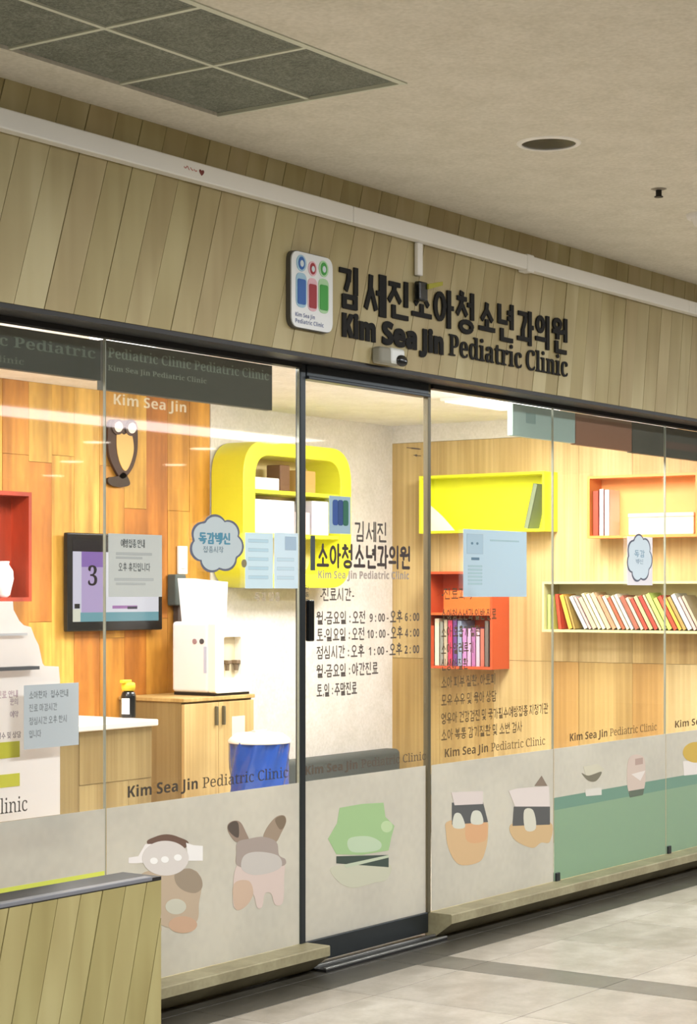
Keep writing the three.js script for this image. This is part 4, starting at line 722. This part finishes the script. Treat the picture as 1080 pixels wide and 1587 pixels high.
{ // yellow shelf, red bookcase, orange shelf and niche on the right wall (they face across x)
  const X = XRIGHT - 0.002;
  function shelfBox(name, label, pxa, pxb, pya, pyb, depth, m, backM, th = 0.015) {
    const mid = (pxa + pxb) / 2, za = onX(pxa, 900, X).z, zb = onX(pxb, 900, X).z, y1 = onX(mid, pya, X).y, y0 = onX(mid, pyb, X).y, t = thing(name, label, 'wall shelf', [X, y0, (za + zb) / 2]);
    obj('back_panel', box(X - 0.01, X, y0, y1, za, zb), backM, t);
    obj('top_panel', box(X - depth, X - 0.01, y1 - th, y1, za, zb), m, t); obj('bottom_panel', box(X - depth, X - 0.01, y0, y0 + th, za, zb), m, t);
    obj('side_panel', box(X - depth, X - 0.01, y0 + th, y1 - th, za, za + th), m, t); obj('side_panel', box(X - depth, X - 0.01, y0 + th, y1 - th, zb - th, zb), m, t);
    return { t, za: za + th, zb: zb - th, y0: y0 + th, y1: y1 - th };
  }
  function book(label, grp, z, y, thick, h, depth, tilt, color) {            // stands on its foot at (z, y), spine towards the room, leaning by tilt
    const t = thing('book', label, 'book', [X - 0.012 - depth / 2, y, z], grp), c = std(color, { roughness: 0.5 });
    const w = thick, pages = obj('pages', worldUV(new THREE.BoxGeometry(depth - 0.006, h - 0.008, w - 0.004).translate(X - 0.012 - depth / 2 + 0.002, y + h / 2, z)), std(0xe8dfc8), t, new THREE.Vector3(X - 0.012 - depth / 2, y, z));
    const cover = obj('cover', [box(X - 0.012 - depth, X - 0.012, y, y + h, z - w / 2, z - w / 2 + 0.002), box(X - 0.012 - depth, X - 0.012, y, y + h, z + w / 2 - 0.002, z + w / 2), box(X - 0.012 - depth, X - 0.01 - depth, y, y + h, z - w / 2, z + w / 2)], c, t, new THREE.Vector3(X - 0.012 - depth / 2, y, z));
    t.rotation.x = tilt; t.position.y += Math.abs(Math.sin(tilt)) * w / 2 + 0.0012;
    return t;
  }
  const ye = shelfBox('wall_shelf', 'bright yellow open shelf box on the blond wall', 671, 864, 736, 826, 0.16, std(0xe4e52c, { roughness: 0.45 }), std(0xe6e72e, { roughness: 0.5 }));
  book('grey green book leaning at the end of the yellow shelf', null, ye.zb - 0.12, ye.y0, 0.03, 0.27, 0.13, 0.24, 0x7f8a6c);
  const ws = thing('paper_stack', 'white paper sheet leaning in the corner of the yellow shelf', 'paper', [X - 0.1, ye.y0, ye.za + 0.1]);
  obj('sheet', worldUV(new THREE.ExtrudeGeometry(shapeOf([[ye.za + 0.005, ye.y0], [ye.za + 0.21, ye.y0], [ye.za + 0.12, ye.y0 + 0.09], [ye.za + 0.02, ye.y0 + 0.17]]), { depth: 0.004, bevelEnabled: false }).rotateY(-Math.PI / 2).translate(X - 0.1, 0, 0)), M.white, ws);
  const re = shelfBox('bookcase', 'red and orange wall bookcase full of colourful books', 685, 789, 886, 1035, 0.2, std(0xc4502a, { roughness: 0.5 }), std(0xb8431f, { roughness: 0.6 }));
  const mid = re.y0 + 0.31; obj('shelf', box(X - 0.2, X - 0.01, mid, mid + 0.015, re.za, re.zb), std(0xd2602a), re.t);
  obj('orange_panel', box(X - 0.195, X - 0.19, mid + 0.015, mid + 0.15, re.za + 0.12, re.zb), std(0xdd6a2a), re.t);
  { let z = re.za + 0.004; const cols = [['brick red', 0xb8502c], ['cream', 0xe0d8c0], ['grey', 0x8f8f86], ['beige', 0xb8a890], ['crimson', 0xc23a5c], ['violet', 0x6a3f80], ['blue grey', 0x8a97b0], ['lilac', 0xb47fb4], ['pale pink', 0xc9a0c0], ['plum', 0xa86a9c], ['rose', 0xd9b0bf], ['dull red', 0xb86a5a], ['brown', 0x6e6660]];
    for (const [n, c] of cols) { const w = vr(0.026, 0.036); if (z + w > re.zb - 0.004) break; book(n + ' upright book in the red bookcase', 'books in the red bookcase', z + w / 2, re.y0, w, vr(0.22, 0.29), 0.15, 0, c); z += w + 0.002; } }
  const or = shelfBox('wall_shelf', 'orange open shelf box on the wall by the end pane', 930, 1100, 737, 834, 0.16, std(0xdf8a42, { roughness: 0.5 }), std(0xe3a05a, { roughness: 0.6 }));
  book('red book upright at the end of the orange shelf', null, or.za + 0.03, or.y0, 0.035, 0.26, 0.13, 0, 0xb8402c);
  book('pink book upright beside the red one on the orange shelf', null, or.za + 0.068, or.y0, 0.03, 0.27, 0.13, 0.0, 0xe2b7b4);
  book('white book upright on the orange shelf', null, or.za + 0.104, or.y0, 0.03, 0.265, 0.13, 0.0, 0xe6dccf);
  const bx2 = thing('storage_box', 'cream box lying on the orange shelf', 'box', [X - 0.08, or.y0, or.za + 0.42]);
  obj('body', rbox(X - 0.14, X - 0.02, or.y0, or.y0 + 0.1, or.za + 0.24, or.zb - 0.02, 0.006), std(0xe4d9b8), bx2); obj('lid', rbox(X - 0.143, X - 0.018, or.y0 + 0.1, or.y0 + 0.125, or.za + 0.237, or.zb - 0.017, 0.006), std(0xe6c3a8), bx2);
  const ni = shelfBox('bookshelf', 'long olive wall bookshelf with leaning picture books', 864, 1115, 901, 980, 0.19, std(0xc9c08a), std(0xc9c08a));
  { const cols = [['pale green', 0xb9cf6a], ['yellow green', 0xc8c25e], ['red', 0xc2442c], ['golden', 0xdca843], ['ochre', 0xa88a4a], ['light grey', 0xc8c8c0], ['dusty pink', 0xcaa5a0], ['taupe', 0xb8a890], ['straw', 0xe0d2a0], ['ivory', 0xe0d9b8], ['sand', 0xd8b890], ['terracotta', 0xc98868], ['pale khaki', 0xd8cfa8], ['rust', 0xb85a40], ['peach', 0xdcc8a8], ['off white', 0xe0d8c8], ['maroon', 0x9a5a48], ['apricot', 0xd8bda0], ['scarlet', 0xb84434], ['camel', 0xc9b080], ['dark red', 0xa83a30], ['wheat', 0xd8c090]];
    let zp = ni.za + 0.004, tp = 0, hp = 0, i = 0;                       // right face of the book before, its lean and height
    while (i < 60) {
      const w = vr(0.016, 0.03), t = i < 2 ? 0 : i === 2 ? 0.12 : i < 5 ? 0.3 : 0.5, h = i < 3 ? vr(0.19, 0.21) : vr(0.2, 0.235), zf = zp + Math.max(0, Math.max(h, hp) * (Math.tan(t) - Math.tan(tp))) + 0.002, foot = zf + w / 2 / Math.cos(t) + 0.0005;
      if (foot + w > ni.zb - 0.01) break;
      const [n0, c] = cols[i % cols.length], n = (i < cols.length ? '' : 'narrow ') + n0;
      book(i < 2 ? n + ' picture book upright at the end of the olive bookshelf' : n + ' thin picture book leaning in the olive bookshelf', 'picture books in the olive bookshelf', foot, ni.y0, w, h, 0.15, -t, c);
      zp = foot + w / 2 / Math.cos(t); tp = t; hp = h; i++;
    } }
}
{ // waiting bench by the back wall
  const z0 = -2.28, z1 = -1.75, x0 = 8.62, x1 = 10.25, t = thing('waiting_bench', 'dark grey padded waiting bench along the white wall', 'bench', [9.4, 0, -2.0]);
  const dk = std(0x4a5150, { roughness: 0.6 });
  obj('seat', rbox(x0, x1, 0.28, 0.38, z0 + 0.1, z1, 0.03, 3), dk, t); obj('backrest', rbox(x0, x1, 0.33, 0.525, z0, z0 + 0.12, 0.03, 3), dk, t);
  for (const x of [x0 + 0.1, x1 - 0.1]) for (const z of [z0 + 0.14, z1 - 0.06]) obj('leg', cyl(x, 0, 0.29, z, 0.02, 0.024, 12), M.darkMetal, t);
}
renderer.render(scene, camera);
